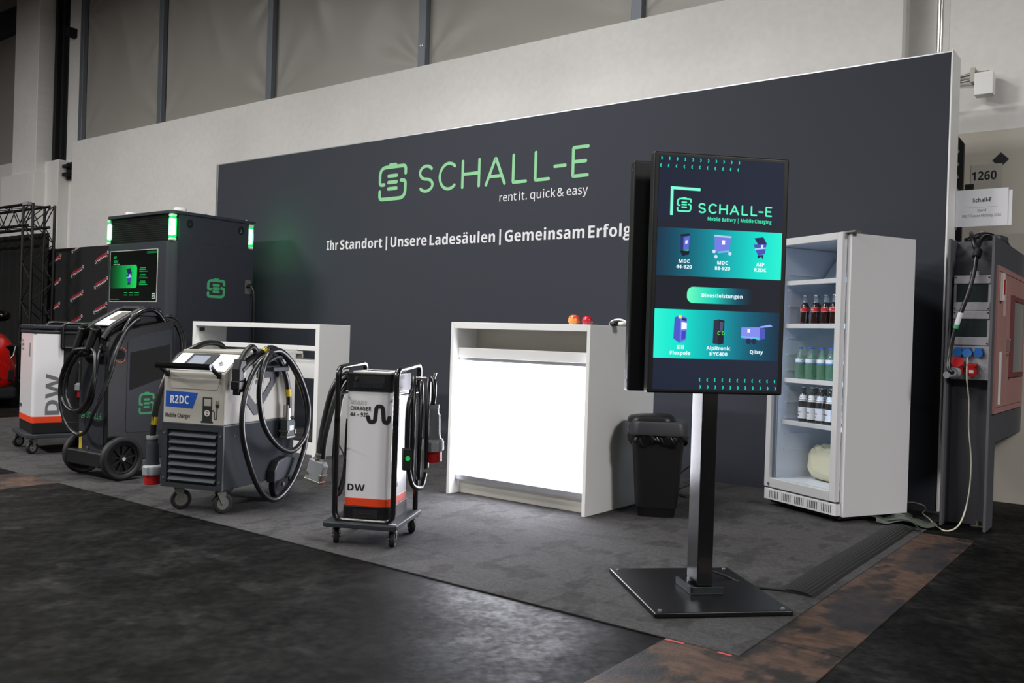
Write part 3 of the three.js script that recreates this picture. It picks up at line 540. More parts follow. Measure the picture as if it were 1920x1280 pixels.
      part('glass', lathe([[0, 0], [0.03, 0], [0.0325, 0.008], [0.0325, 0.115], [0.0295, 0.14], [0.018, 0.172], [0.0135, 0.195], [0.013, 0.22], [0, 0.22]]), brownGlass, b);
      part('cap', lathe([[0.0145, 0.217], [0.015, 0.224], [0.0135, 0.227], [0, 0.227]]), M.steel, b);
      part('label_band', wrap(0.033, 0.02, 0.095), paperMat(beerBand), b);
      const neck = new THREE.CylinderGeometry(0.0215, 0.031, 0.04, 20, 1, true, 0, Math.PI * 2).translate(0, 0.153, 0);
      part('neck_label', neck, paperMat(beerBand), b);
      return b;
    },
  };
  const rows = { cola: [1.1925, [-0.475, -0.39, -0.3, -0.225, -0.155, -0.09], 'dark cola bottle with red label on the second fridge shelf'], water: [0.8375, [-0.505, -0.415, -0.32, -0.24, -0.17, -0.095], 'green glass water bottle with blue cap on the third fridge shelf'], beer: [0.5625, [-0.465, -0.39, -0.312, -0.235, -0.16, -0.085], 'brown beer bottle with pale checked label on the fourth fridge shelf'] };
  for (const [k, [y, xs, label]] of Object.entries(rows)) {
    let first = null;
    for (const [dz, n] of [[-0.125, 6], [-0.2, 5]]) xs.slice(0, n).forEach((x, i) => {
      const p = place(x + (dz < -0.15 ? 0.03 : 0) + 0.006 * (rnd() - 0.5), y, dz + 0.008 * (rnd() - 0.5)), turn = FRA + 0.6 + rnd() * 0.7;
      if (!first) { first = makers[k](p, label); first.rotation.y = turn; } else { const c = copyThing(first, p, turn); if (dz < -0.15) c.userData.label = label + ', behind the front row'; }
    });
  }
  // crumpled bag in the bottom
  const bg = new THREE.SphereGeometry(1, 40, 28), q = bg.attributes.position;
  for (let i = 0; i < q.count; i++) {
    let x = q.getX(i), y = q.getY(i), z = q.getZ(i); const e = (t) => Math.sign(t) * Math.abs(t) ** 0.55, n = 1 + 0.16 * Math.sin(x * 9 + z * 7) * Math.sin(y * 11) + 0.08 * Math.sin(x * 23 + y * 17);
    x = e(x) * 0.215 * (0.8 + 0.2 * n) * (1 - 0.12 * Math.max(0, y)); z = e(z) * 0.14 * (0.85 + 0.15 * n); y = e(y) * 0.115 * (y > 0 ? n : 1) + 0.115; q.setXYZ(i, x, y, z);
  }
  bg.computeVertexNormals();
  const bag = single('paper_bag', bg, std(0xdcdabf, 0.8), 'crumpled pale yellow bag on the fridge floor', 'bag');
  bag.position.set(...place(-0.31, 0.181, -0.32)); bag.rotation.y = FRA;
}

// ---------------------------------------------------------------- shared parts of the chargers
function wheelGeo(r, w, rim = 0.62) {   // axis along x, centred
  const p = [[r * rim, -w / 2], [r * 0.9, -w / 2], [r * 0.98, -w * 0.36], [r, -w * 0.18], [r, w * 0.18], [r * 0.98, w * 0.36], [r * 0.9, w / 2], [r * rim, w / 2], [r * rim, -w / 2]];
  return lathe(p, 32).rotateZ(-Math.PI / 2);
}
function caster(parent, x, z, top, r, turn = 0, hubMat = M.steel) {
  const c = part('caster', [bx(-0.03, 0.03, top - 0.006, top, -0.028, 0.028), cyl(0.016, 0.012, 14).translate(0, top - 0.012, 0), bx(-0.019, 0.019, top - 0.024, top - 0.016, -0.02, r * 0.5, 0.003),
    ...[-1, 1].map((s) => extrude([[-0.022, top - 0.02], [r * 0.55, top - 0.02], [r * 0.42, r - 0.012], [r * 0.2, r - 0.012]], 0.003).rotateY(-Math.PI / 2).translate(s * 0.0185 + 0.0015, 0, 0))], M.zinc, parent, [x, 0, z], [0, turn, 0]);
  part('wheel', wheelGeo(r, 0.028), M.rubber, c, [0, r, r * 0.3]);
  part('hub', [cylX(r * 0.63, 0.024, 20), cylX(0.009, 0.044, 10)], hubMat, c, [0, r, r * 0.3]);
  return c;
}
// industrial plug hanging nose down: grey grip, collar, red nose; origin at the cable entry, pointing to -y
function ceePlug(parent, pos, rot, s = 1, m = M.slate) {
  const p = part('plug', lathe([[0, 0], [0.019, 0], [0.022, -0.006], [0.022, -0.03], [0.026, -0.034], [0.026, -0.1], [0.03, -0.12], [0.03, -0.135], [0, -0.135]].map(([a, b]) => [a * s, b * s])), m, parent, pos, rot);
  part('cable_clamp', lathe([[0.022, 0.0], [0.0235, 0.002], [0.0235, -0.012], [0.022, -0.014]].map(([a, b]) => [a * s, b * s])), M.plugGrey, p);
  part('collar', [lathe([[0.028, -0.118], [0.036, -0.122], [0.039, -0.13], [0.039, -0.158], [0.035, -0.162], [0.02, -0.162]].map(([a, b]) => [a * s, b * s])), bx(-0.012 * s, 0.012 * s, -0.16 * s, -0.125 * s, 0.03 * s, 0.045 * s, 0.004)], M.plugGrey, p);
  part('nose', lathe([[0.031, -0.16], [0.031, -0.198], [0.028, -0.2], [0.024, -0.2], [0.024, -0.17], [0, -0.17]].map(([a, b]) => [a * s, b * s])), M.red, p);
  return p;
}
// square battery connector in cast metal hanging nose down
function hanConnector(parent, pos, rot, m = M.plugGrey) {
  const p = part('connector', [extrude([[-0.045, 0], [0.03, 0], [0.045, -0.02], [0.045, -0.1], [-0.045, -0.1]], 0.05, 0.004).translate(0, 0, -0.025)], m, parent, pos, rot);
  part('gland', [cyl(0.02, 0.03, 12).translate(-0.01, 0.016, 0), cyl(0.024, 0.012, 6).translate(-0.01, 0.006, 0)], M.steel, p);
  part('latch', [bx(-0.048, 0.048, -0.112, -0.098, -0.028, 0.028, 0.003), bx(0.034, 0.05, -0.09, -0.06, -0.03, 0.03, 0.003), cylZ(0.007, 0.066, 10).translate(0.04, -0.07, 0), cylZ(0.007, 0.066, 10).translate(-0.04, -0.07, 0)], M.zinc, p);
  return p;
}
const yTag = (parent, a, b, r = 0.0195) => part('cable_tag', cable([a, [(a[0] + b[0]) / 2, (a[1] + b[1]) / 2, (a[2] + b[2]) / 2], b], r, 6, 12), M.yellow, parent);

// ---------------------------------------------------------------- beige and grey R2DC charger
{
  const o = thing('mobile_charger', 'cream and grey R2DC mobile charger with louvred front and coiled black cables', 'charger', [-4.402, FL, 3.41], 19 * Math.PI / 180);
  const W = 0.203, D = -0.72;
  // lower housing
  const low = part('lower_housing', bx(-W, W, 0.14, 0.5, D, -0.012, 0.006), M.hammer, o);
  const grille = part('louvre_panel', [bx(-W - 0.002, -0.168, 0.14, 0.498, -0.012, 0.004, 0.002), bx(0.172, W + 0.002, 0.14, 0.498, -0.012, 0.004, 0.002), bx(-0.168, 0.172, 0.14, 0.166, -0.012, 0.004), bx(-0.168, 0.172, 0.468, 0.498, -0.012, 0.004), bx(-0.168, 0.172, 0.166, 0.468, -0.0125, -0.01)], M.slateDark, o);
  for (let k = 0; k < 7; k++) part('louvre', extrude([[0, 0], [0.017, 0.003], [0.019, 0.008], [0, 0.026]], 0.31).rotateY(-Math.PI / 2).translate(0.155, 0.176 + k * 0.0415, -0.0105), M.slate, grille);
  for (const y of [0.19, 0.445]) for (const x of [-0.186, 0.188]) part('screw', cylZ(0.006, 0.004, 12).translate(x, y, 0.005), M.steel, grille);
  part('seam_strip', bx(-W - 0.003, W + 0.003, 0.497, 0.507, D - 0.002, 0.005, 0.002), M.slate, o);
  // upper housing with sloped console; profile in (z, y)
  const prof = [[0.0, 0.507], [0.0, 0.79], [-0.004, 0.8], [-0.15, 0.893], [-0.17, 0.9], [D, 0.905], [D, 0.507]];
  const up = part('upper_housing', extrude(prof.map(([z, y]) => [-z, y]), 2 * W, 0.006).rotateY(Math.PI / 2).translate(-W, 0, 0), M.machine, o);
  part('lid', [bx(-W - 0.004, W + 0.004, 0.9, 0.916, D - 0.075, -0.16, 0.004), bx(-W - 0.004, W + 0.004, 0.872, 0.9, D - 0.075, D - 0.069)], M.machine, o);
  part('lid_rail', bar([[-0.16, 0.92, D - 0.03], [0.19, 0.92, D - 0.03]], 0.007, 0.01), M.alu, o);
  // chamfer creases under the handle
  part('front_relief', [extrude([[-0.155, 0.7], [0.155, 0.7], [0.175, 0.76], [-0.175, 0.76]], 0.003, 0.0012).translate(0, 0, -0.0005)], M.machine, o);
  // console
  const slope = Math.atan2(0.093, 0.146), con = (x, t, n) => [x, 0.8 + 0.093 * t + n * Math.cos(slope), -0.004 - 0.146 * t + n * Math.sin(slope)];
  const cs = part('console', bx(-W + 0.006, W - 0.006, -0.002, 0.002, -0.084, 0.084, 0.001), M.white, o, con(0, 0.5, 0.003), [slope, 0, 0]);
  const bez = part('display_bezel', bx(-0.09, 0.09, 0, 0.008, -0.075, 0.075, 0.004), M.slateDark, cs, [-0.02, 0.002, 0]);
  bez.userData.label = 'grey touch display in dark bezel';
  part('display', bx(-0.085, 0.025, 0.0105, 0.0112, -0.05, 0.05), phys(0x8c93a0, 0.2), cs, [0, 0, 0]);
  part('knob', [cyl(0.012, 0.012, 18), bx(-0.003, 0.003, 0.006, 0.01, -0.011, 0.011)], M.alu, cs, [0.135, 0.008, 0.02]);
  part('sticker', bx(-0.03, 0.03, 0, 0.0008, -0.02, 0.02), M.paper, cs, [0.14, 0.002, -0.05]);
  // handle
  part('handle', [bar([[-0.186, 0.83, 0.085], [0.174, 0.83, 0.085]], 0.018, 0.01, 16)], M.blackGloss, o);
  for (const s of [-1, 1]) part('handle_bracket', [bx(s * 0.172 - 0.008, s * 0.172 + 0.008, 0.765, 0.8, -0.002, 0.022, 0.003), sweep([[s * 0.172, 0.782, 0.012], [s * 0.172, 0.802, 0.045], [s * 0.172, 0.83, 0.085]], 0.012, 10)], M.black, o);
  part('handle_cap', cylX(0.0183, 0.004, 18).translate(0.176, 0.83, 0.085), M.alu, o);
  // badge and lettering on the front
  const badge = part('badge', extrude([[-0.203 + 0.02, 0.595], [-0.02 + 0.02, 0.59], [0.012 + 0.02, 0.68], [-0.203 + 0.02, 0.684]].map(([x, y]) => [x - 0.004, y]), 0.0012).translate(0, 0, 0.0), M.blue, o);
  badge.userData.label = 'blue R2DC badge';
  print('R2DC', 0.125, 0.045, M.inkWhite, badge, [-0.155, 0.615, 0.0018]);
  print('Mobile Charger', 0.168, 0.022, M.ink, o, [-0.186, 0.536, 0.0012], null, FB);
  const z = 0.0012;
  const pump = part('pump_symbol', [extrude([[0.062, 0.525], [0.124, 0.525], [0.124, 0.658], [0.062, 0.658]], 0.001, 0, [[[0.069, 0.61], [0.117, 0.61], [0.117, 0.652], [0.069, 0.652]]]), bx(0.053, 0.133, 0.515, 0.525, 0, 0.001)], M.ink, o, [0, 0, 0.0003]);
  part('cord_symbol', [strokes([soft2([[0.124, 0.585], [0.14, 0.583], [0.142, 0.54], [0.155, 0.538], [0.157, 0.6]], 0.012)], 0.005), extrude([[0.146, 0.622], [0.17, 0.622], [0.168, 0.605], [0.158, 0.596], [0.148, 0.605]], 0.0005), bx(0.15, 0.1525, 0.622, 0.642, 0, 0.0005), bx(0.1625, 0.165, 0.622, 0.642, 0, 0.0005)], M.ink, pump, [0, 0, 0.001]);
  part('letter_disc', new THREE.RingGeometry(0.011, 0.018, 24).translate(0.093, 0.57, 0), M.cream, pump, [0, 0, 0.0014]);
  part('letter_disc', [new THREE.PlaneGeometry(0.026, 0.006).translate(0.093, 0.57, 0)], M.cream, pump, [0, 0, 0.0016]);
  // casters and rear wheels
  for (const x of [-0.145, 0.135]) caster(o, x, -0.075, 0.14, 0.058, 2.5 + x);
  for (const s of [-1, 1]) {
    const w = part('rear_wheel', wheelGeo(0.1, 0.045, 0.66), M.rubber, o, [s * (W - 0.005), 0.1, -0.59]);
    part('rim', [cylX(0.067, 0.034, 24)], M.blackMatt, w); part('axle_cap', cylX(0.012, 0.052, 14), M.steel, w);
    const F = [[-0.44, 0.13], [-0.44, 0.2], [-0.48, 0.255], [-0.57, 0.275], [-0.66, 0.26], [-0.72, 0.19], [-0.72, 0.15]];
    part('wheel_guard', extrude(F.map(([zz, y]) => [-zz, y]), 0.062, 0.01).rotateY(Math.PI / 2).translate(s > 0 ? W - 0.01 : -W - 0.052, 0, 0), M.slate, o);
  }
  part('rivet', cylX(0.005, 0.004, 10).translate(W + 0.001, 0.44, -0.1), M.slateDark, o);
  // holder on the right side: forked plate and cable hook
  const xs = W + 0.004;
  part('cable_hook', [extrude([[-0.16, 0.66], [-0.28, 0.545], [-0.31, 0.545], [-0.49, 0.73], [-0.49, 0.79], [-0.44, 0.79], [-0.44, 0.74], [-0.325, 0.62], [-0.295, 0.605], [-0.2, 0.69]].map(([zz, y]) => [-zz, y]), 0.004).rotateY(Math.PI / 2).translate(xs - 0.003, 0, 0),
    bx(xs, xs + 0.004, 0.76, 0.86, -0.52, -0.3), sweep(bent([[xs, 0.83, -0.27], [xs + 0.075, 0.86, -0.3], [xs + 0.085, 0.89, -0.36], [xs + 0.085, 0.89, -0.44], [xs + 0.075, 0.85, -0.52], [xs, 0.8, -0.55]], 0.04), 0.011, 8), bx(xs, xs + 0.09, 0.8, 0.83, -0.5, -0.33, 0.008)], M.slateDark, o);
  print('P', 0.022, 0.026, M.ink, o, [W + 0.0015, 0.725, -0.29], [0, Math.PI / 2, 0]);
  // charging gun, nose down, grip loop up
  const gun = part('charging_gun', [extrude([[-0.035, 0.0], [0.035, 0.0], [0.04, 0.07], [0.03, 0.12], [-0.02, 0.125], [-0.035, 0.07]], 0.05, 0.008).translate(0, 0, -0.025), sweep(bent([[0.0, 0.09, 0], [0.05, 0.165, 0], [0.115, 0.2, 0], [0.16, 0.17, 0], [0.14, 0.125, 0]], 0.03), 0.017, 10), sweep([[0.0, 0.06, 0], [0.06, 0.1, 0], [0.13, 0.13, 0], [0.2, 0.165, 0]], (t) => 0.03 - 0.01 * t, 12), bx(-0.04, 0.04, -0.045, 0.005, -0.028, 0.028, 0.008), bx(-0.03, -0.005, -0.075, -0.04, -0.018, 0.018, 0.004), bx(0.005, 0.033, -0.06, -0.04, -0.02, 0.02, 0.006)], M.black, o, [xs + 0.055, 0.752, -0.045], [0, Math.PI / 2, 0]);
  part('type_label', bx(0.006, 0.03, 0.02, 0.075, 0.0253, 0.026), M.paper, gun);
  // cables on the right: two big loops
  const cx = xs + 0.075;
  part('charging_cable', cable([[cx - 0.02, 0.905, -0.235], [cx + 0.0, 0.94, -0.3], [cx, 0.92, -0.4], [cx + 0.005, 0.84, -0.53], [cx + 0.01, 0.68, -0.66], [cx + 0.02, 0.5, -0.715], [cx + 0.02, 0.3, -0.68], [cx + 0.02, 0.12, -0.55], [cx + 0.02, 0.045, -0.385], [cx + 0.02, 0.09, -0.26], [cx + 0.02, 0.25, -0.13], [cx + 0.02, 0.5, -0.03], [cx + 0.02, 0.7, -0.06], [cx + 0.02, 0.84, -0.16], [cx + 0.02, 0.92, -0.3]], 0.0165, 160), M.cableBlack, o);
  part('charging_cable', cable([[cx + 0.02, 0.92, -0.29], [cx + 0.03, 0.925, -0.36], [cx + 0.035, 0.87, -0.47], [cx + 0.04, 0.74, -0.6], [cx + 0.04, 0.56, -0.69], [cx + 0.04, 0.4, -0.66], [cx + 0.04, 0.32, -0.53], [cx + 0.04, 0.36, -0.37], [cx + 0.04, 0.5, -0.21], [cx + 0.04, 0.68, -0.155], [cx + 0.04, 0.84, -0.19], [cx + 0.03, 0.91, -0.26], [cx + 0.0, 0.9, -0.36], [cx - 0.02, 0.86, -0.45], [cx - 0.02, 0.76, -0.52], [cx - 0.02, 0.64, -0.555], [cx - 0.02, 0.57, -0.56]], 0.0165, 170), M.cableBlack, o);
  yTag(o, [cx - 0.012, 0.918, -0.255], [cx - 0.003, 0.936, -0.29], 0.0178); yTag(o, [cx - 0.02, 0.69, -0.545], [cx - 0.02, 0.645, -0.554], 0.0175);
  const con2 = hanConnector(o, [cx - 0.03, 0.5, -0.57], [0, Math.PI / 2, 0], M.slateSide);
  part('chrome_sleeve', cyl(0.024, 0.07, 20), M.steel, con2, [-0.01, 0.055, 0]);
  part('type_label', bx(-0.02, 0.025, -0.065, -0.035, 0.0252, 0.026), M.paper, con2);
  // cable over the left side with a hanging red plug
  part('supply_cable', cable([[-W - 0.125, 0.4, -0.07], [-W - 0.12, 0.55, -0.08], [-W - 0.1, 0.72, -0.12], [-W - 0.075, 0.86, -0.2], [-W - 0.03, 0.935, -0.33], [-W - 0.03, 0.955, -0.45], [-W - 0.04, 0.93, -0.58], [-W - 0.05, 0.8, -0.68], [-W - 0.02, 0.6, D - 0.02], [-W + 0.06, 0.45, D - 0.015], [-W + 0.09, 0.4, D + 0.01]], 0.0175, 120), M.cableBlack, o);
  yTag(o, [-W - 0.123, 0.475, -0.0745], [-W - 0.1212, 0.52, -0.078], 0.0185);
  part('cable_rest', [bx(-W - 0.06, -W, 0.84, 0.86, -0.45, -0.3, 0.006)], M.slateDark, o);
  ceePlug(o, [-W - 0.127, 0.41, -0.07], [0, 0, 0.03], 1.4);
}
// ---------------------------------------------------------------- small white charger in a tube frame
{
  const o = thing('mobile_charger', 'small white mobile charger 44-920 in a black tube frame on a trolley', 'charger', [-3.274, FL, 3.089], 27 * Math.PI / 180);
  part('platform', extrude(roundRect(-0.185, 0.195, -0.25, 0.225, 0.03), 0.024, 0.004).rotateX(-Math.PI / 2).translate(0, 0.092, 0), M.slateDark, o).userData.label = 'dark trolley platform';
  for (const [x, z, a] of [[-0.14, 0.155, 0.4], [0.155, 0.16, 0.2], [0.15, -0.17, 0.5], [-0.14, -0.17, 0.1]]) caster(o, x, z, 0.09, 0.037, a);
  part('platform_sticker', bx(-0.018, 0.018, 0, 0.001, -0.01, 0.01), M.paper, o, [0.165, 0.1165, 0.2]);
  const x0 = -0.108, x1 = 0.128, z0 = -0.15, z1 = 0.155;
  const slab = (y0, y1, g = 0, r = 0.03) => extrude(roundRect(x0 - g, x1 + g, -z1 - g, -z0 + g, r), y1 - y0, 0.002).rotateX(-Math.PI / 2).translate(0, y0, 0);
  part('base_tray', slab(0.116, 0.186, 0.006), M.black, o);
  part('base_recess', [bx(-0.055, 0.075, 0.128, 0.17, z1 + 0.001, z1 + 0.0075)], M.blackMatt, o);
  part('base_slot', bx(-0.02, 0.04, 0.148, 0.152, z1 + 0.0075, z1 + 0.009), M.slate, o);
  part('stripe', slab(0.186, 0.226, 0.0015), M.orange, o).userData.label = 'orange stripe';
  const body = part('body', slab(0.2, 0.765), M.whiteGloss, o);
  part('head', slab(0.757, 0.845, 0.006, 0.025), M.black, o);
  part('head_recess', bx(-0.07, 0.09, 0.772, 0.832, z1 + 0.002, z1 + 0.0072), M.blackMatt, o);
  const mesh = []; for (let k = 0; k < 30; k++) mesh.push(bx(-0.065 + k * 0.005, -0.0632 + k * 0.005, 0.775, 0.8, z1 + 0.007, z1 + 0.009)); part('head_grille', mesh, M.slate, o);
  part('emergency_button', [cylZ(0.008, 0.01, 14)], M.slate, o, [-0.055, 0.818, z1 + 0.01]);
  part('top_panel', bx(-0.09, 0.11, 0.845, 0.853, -0.13, 0.12, 0.002), M.whiteMatt, o); part('top_display', bx(-0.05, 0.07, 0.853, 0.8545, -0.05, 0.06), M.blackGloss, o);
  part('side_vent', bx(x1 + 0.006, x1 + 0.008, 0.77, 0.835, -0.1, 0.06), M.slate, o);
  const zt = z1 + 0.0012;
  print('MOBILE', 0.085, 0.02, M.inkPale, body, [-0.085, 0.69, zt]); print('CHARGER', 0.108, 0.02, M.ink, body, [-0.085, 0.66, zt]); print('44 – 920', 0.094, 0.02, M.ink, body, [-0.085, 0.63, zt]);
  part('squiggle', strokes([soft2([[0.008, 0.628], [0.014, 0.606], [0.043, 0.606], [0.05, 0.684], [0.082, 0.684], [0.09, 0.606], [0.113, 0.606], [0.1175, 0.63]], 0.02)], 0.021), M.ink, body, [0, 0, zt]);
  print('DW', 0.09, 0.032, M.ink, body, [-0.088, 0.262, zt]);
  print('DW', 0.04, 0.022, M.ink, body, [x1 + 0.0012, 0.27, 0.06], [0, Math.PI / 2, 0]);
  // frame: front hoop bent back over the top to the rear posts
  const T = 0.0145, fz = 0.195, rz = -0.195, fx0 = -0.137, fx1 = 0.163;
  part('tube_frame', [bar([[fx0, 0.62, fz], [fx0, 0.118, fz], [fx1, 0.118, fz], [fx1, 0.62, fz]], T, 0.05, 12), ...[fx0, fx1].map((x) => bar([[x, 0.6, fz], [x, 0.868, fz], [x, 0.888, rz], [x, 0.118, rz]], T, 0.045, 12))], M.tube, o);
  part('frame_stay', [bar([[fx1, 0.74, fz], [fx1, 0.74, rz]], 0.006, 0.01, 8), bar([[fx0, 0.74, fz], [fx0, 0.74, rz]], 0.006, 0.01, 8), bar([[fx0, 0.42, fz], [fx0, 0.1, rz]].map(([a, b, c]) => [a - 0.004, b + 0.1, c]), 0.004, 0.01, 6)], M.tube, o);
  // right: coiled cable with a red plug and a green-lit control box
  const ox = 0.215;
  for (let k = 0; k < 3; k++) {
    const dx = ox + k * 0.028 - 0.02, zc = 0.015 - k * 0.04, ry = 0.255 - k * 0.012, yc = 0.575 + (k === 2 ? 0.02 : -0.02 * k);
    const ring = Array.from({ length: 25 }, (_, i) => { const a = i / 24 * 2 * Math.PI; return [dx + 0.03 * Math.sin(a), yc + ry * Math.cos(a), zc + (0.095 + 0.012 * k) * Math.sin(a)]; });
    part('cable_coil', cable(ring, 0.0125, 70), M.cableBlack, o);
  }
  part('cable_drop', cable([[ox, 0.79, 0.06], [ox - 0.01, 0.7, 0.12], [ox - 0.012, 0.55, 0.13], [ox - 0.01, 0.45, 0.125], [ox, 0.36, 0.12], [ox + 0.01, 0.29, 0.08], [ox + 0.03, 0.27, 0], [ox + 0.03, 0.33, -0.07]], 0.0125, 60), M.cableBlack, o);
  const cb = part('control_box', bx(-0.021, 0.021, -0.055, 0.055, -0.018, 0.018, 0.006), M.black, o, [ox - 0.008, 0.43, 0.14], [0, 0.6, 0]);
  part('status_light', cylZ(0.012, 0.006, 18), lit(0x2fd46a, 0.45, 0x2a8a4a), cb, [0, 0.005, 0.019]).userData.label = 'round green status light';
  part('cable_hook', bar([[fx1, 0.82, -0.06], [ox + 0.06, 0.82, -0.08], [ox + 0.065, 0.85, -0.085]], 0.008, 0.02, 8), M.steel, o);
  ceePlug(o, [ox + 0.075, 0.69, -0.015], [0.05, 0.4, 0.02], 1.45, std(0x6f7478, 0.4));
  part('plug_cable', cable([[ox + 0.075, 0.685, -0.015], [ox + 0.078, 0.75, -0.02], [ox + 0.065, 0.81, -0.05], [ox + 0.03, 0.83, -0.08]], 0.013, 24), M.cableBlack, o);
  // left: hanging cables with a square connector
  part('battery_cable', cable([[-0.13, 0.8, -0.05], [-0.185, 0.83, -0.01], [-0.225, 0.77, 0.02], [-0.26, 0.62, 0.04], [-0.272, 0.5, 0.06], [-0.275, 0.4, 0.08]], 0.016, 50), M.cableBlack, o);
  part('battery_cable', cable([[-0.13, 0.79, -0.03], [-0.17, 0.81, 0.03], [-0.2, 0.72, 0.06], [-0.225, 0.58, 0.09], [-0.24, 0.48, 0.1], [-0.245, 0.4, 0.1]], 0.014, 50), M.cableBlack, o);
  part('battery_cable', cable([[-0.15, 0.8, 0.0], [-0.175, 0.72, 0.05], [-0.19, 0.5, 0.07], [-0.19, 0.3, 0.07], [-0.175, 0.22, 0.06], [-0.155, 0.3, 0.03], [-0.15, 0.6, 0.0]], 0.014, 60), M.cableBlack, o);
  const hc = hanConnector(o, [-0.262, 0.39, 0.1], [0, -0.15, -0.25]);
  part('seal', bx(0.03, 0.05, -0.112, -0.1, -0.012, 0.012), M.red, hc);
}
// ---------------------------------------------------------------- black charger on two large wheels
{
  const o = thing('mobile_charger', 'black mobile charger with two large wheels, charging guns and a green emblem', 'charger', [-5.9, FL, 3.05], 2 * Math.PI / 180);
  const x0 = -0.17, x1 = 0.17, z0 = -0.33, z1 = 0.15;
  part('chassis', [bx(x0, x1, 0.12, 0.95, z0, z1 - 0.02, 0.02)], M.blackMatt, o);
  // side profile of the upper shell in (z, y)
  const prof = [[z1 + 0.005, 0.84], [z1 + 0.005, 0.955], [0.09, 1.02], [-0.02, 1.085], [-0.1, 1.12], [-0.27, 1.12], [z0, 1.07], [z0, 0.84]];
  part('upper_shell', extrude(prof.map(([z, y]) => [-z, y]), 0.24, 0.01).rotateY(Math.PI / 2).translate(-0.12, 0, 0), M.black, o);
  for (const s of [-1, 1]) {
    const pp = [[z1 - 0.0, 0.12], [z1 + 0.01, 0.9], [z1 - 0.005, 0.96], [0.08, 1.0], [-0.02, 1.03], [z0 - 0.005, 1.09], [z0 - 0.005, 0.12]];
    const sp = part('side_shell', extrude(pp.map(([z, y]) => [-z, y]), 0.035, 0.008).rotateY(Math.PI / 2).translate(s > 0 ? x1 - 0.028 : x0 - 0.007, 0, 0), M.black, o);
    const panelShape = roundRect(-0.02, 0.32, 0.31, 1.0, 0.03, 4).map(([a, y]) => [a, y > 0.8 ? y - 0.04 + a * 0.22 : y]);
    part('side_panel', extrude(panelShape, 0.006, 0.002).rotateY(Math.PI / 2).translate(s > 0 ? x1 + 0.004 : x0 - 0.01, 0, 0), M.anthraciteDark, sp);
    part('vent_field', extrude([[-0.0, 0.6], [0.305, 0.7], [0.305, 0.92], [-0.0, 0.86]], 0.002).rotateY(Math.PI / 2).translate(s > 0 ? x1 + 0.0085 : x0 - 0.012, 0, 0), M.blackMatt, sp);
    // grab bar on the shoulder
    part('grab_bar', bar([[s * 0.155, 1.0, 0.04], [s * 0.155, 1.085, 0.0], [s * 0.155, 1.155, -0.1], [s * 0.155, 1.165, -0.2], [s * 0.155, 1.08, -0.27]], 0.017, 0.05, 12), M.tube, o);
    // wheels with spoked rims
    const w = part('wheel', wheelGeo(0.148, 0.055, 0.7), M.rubber, o, [s * 0.235, 0.148, 0.075]);
    const spokes = []; for (let k = 0; k < 9; k++) spokes.push(bx(-0.016, 0.016, 0.02, 0.104, -0.006, 0.006).rotateX(k / 9 * 2 * Math.PI));
    part('rim', [lathe([[0.09, -0.02], [0.106, -0.024], [0.106, 0.024], [0.09, 0.02], [0.09, -0.02]], 32).rotateZ(-Math.PI / 2), cylX(0.026, 0.05, 20), cylX(0.1, 0.004, 24), ...spokes], M.blackMatt, w);
    part('axle_cap', cylX(0.013, 0.062, 16), M.steel, w);
  }
  part('emblem', strokes(emblem(0.115, 0.155), 0.015).rotateY(Math.PI / 2), M.greenDark, o, [x1 + 0.0112, 0.432, -0.075]).userData.label = 'green battery emblem';
  part('axle_beam', bx(-0.205, 0.205, 0.09, 0.19, 0.11, 0.215, 0.012), M.black, o);
  // front door with sticker and lettering
  const door = part('front_door', bx(-0.165, 0.14, 0.15, 0.86, z1 - 0.03, z1 + 0.006, 0.004), M.anthraciteDark, o);
  part('door_seam', bx(-0.012, -0.009, 0.5, 0.84, z1 + 0.0058, z1 + 0.0066), M.blackMatt, door);
  part('wordmark', strokes(wordmark(0.19, 0.042, 0.005), 0.005), M.greenDark, door, [-0.07, 0.405, z1 + 0.0068]);
  part('emblem', strokes(emblem(0.044, 0.05), 0.006), M.greenDark, door, [-0.135, 0.4, z1 + 0.0068]);
  part('sticker', bx(-0.155, -0.12, 0.185, 0.305, z1 + 0.0062, z1 + 0.007), M.yellow, door).userData.label = 'yellow warning sticker';
  part('lock', [cylZ(0.009, 0.014, 16)], M.steel, door, [-0.035, 0.205, z1 + 0.01]);
  // recessed bay with two charging guns
  part('gun_bay', bx(-0.13, 0.13, 0.86, 1.0, z1 - 0.05, z1 + 0.008, 0.01), M.blackMatt, o);
  for (const x of [-0.105, 0.045]) {
    const g = part('charging_gun', [sweep([[0, -0.07, 0.07], [0, 0.0, 0.03], [0, 0.07, -0.01], [0, 0.11, -0.03]], (t) => 0.022 + 0.006 * Math.sin(t * 3), 12), bx(-0.026, 0.026, 0.03, 0.1, -0.05, 0.01, 0.012)], M.black, o, [x, 0.93, z1 + 0.03], [0.35, 0, -0.3]);
    part('type_plate', bx(-0.015, 0.015, 0.05, 0.07, 0.0105, 0.0112), M.plugGrey, g);
  }
  part('type_plate', bx(0.07, 0.11, 0.9, 0.915, z1 + 0.0082, z1 + 0.009), M.slateSide, o);
  const es = part('emergency_stop', cylX(0.034, 0.012, 24), M.blackMatt, o, [x1 + 0.008, 0.845, 0.075]);
  part('arrow_ring', [strokes([arc(0, 0, 0.045, 0.05, 30, 140, 10), arc(0, 0, 0.045, 0.05, 220, 320, 10)], 0.006).rotateY(Math.PI / 2)], M.orange, es, [0.0055, 0, 0]);
  // console on top
  const slope = 0.5;
  const cs = part('console', bx(-0.115, 0.115, 0, 0.012, -0.1, 0.1, 0.004), M.paper, o, [0, 1.085, 0.005], [0.52, 0, 0]);
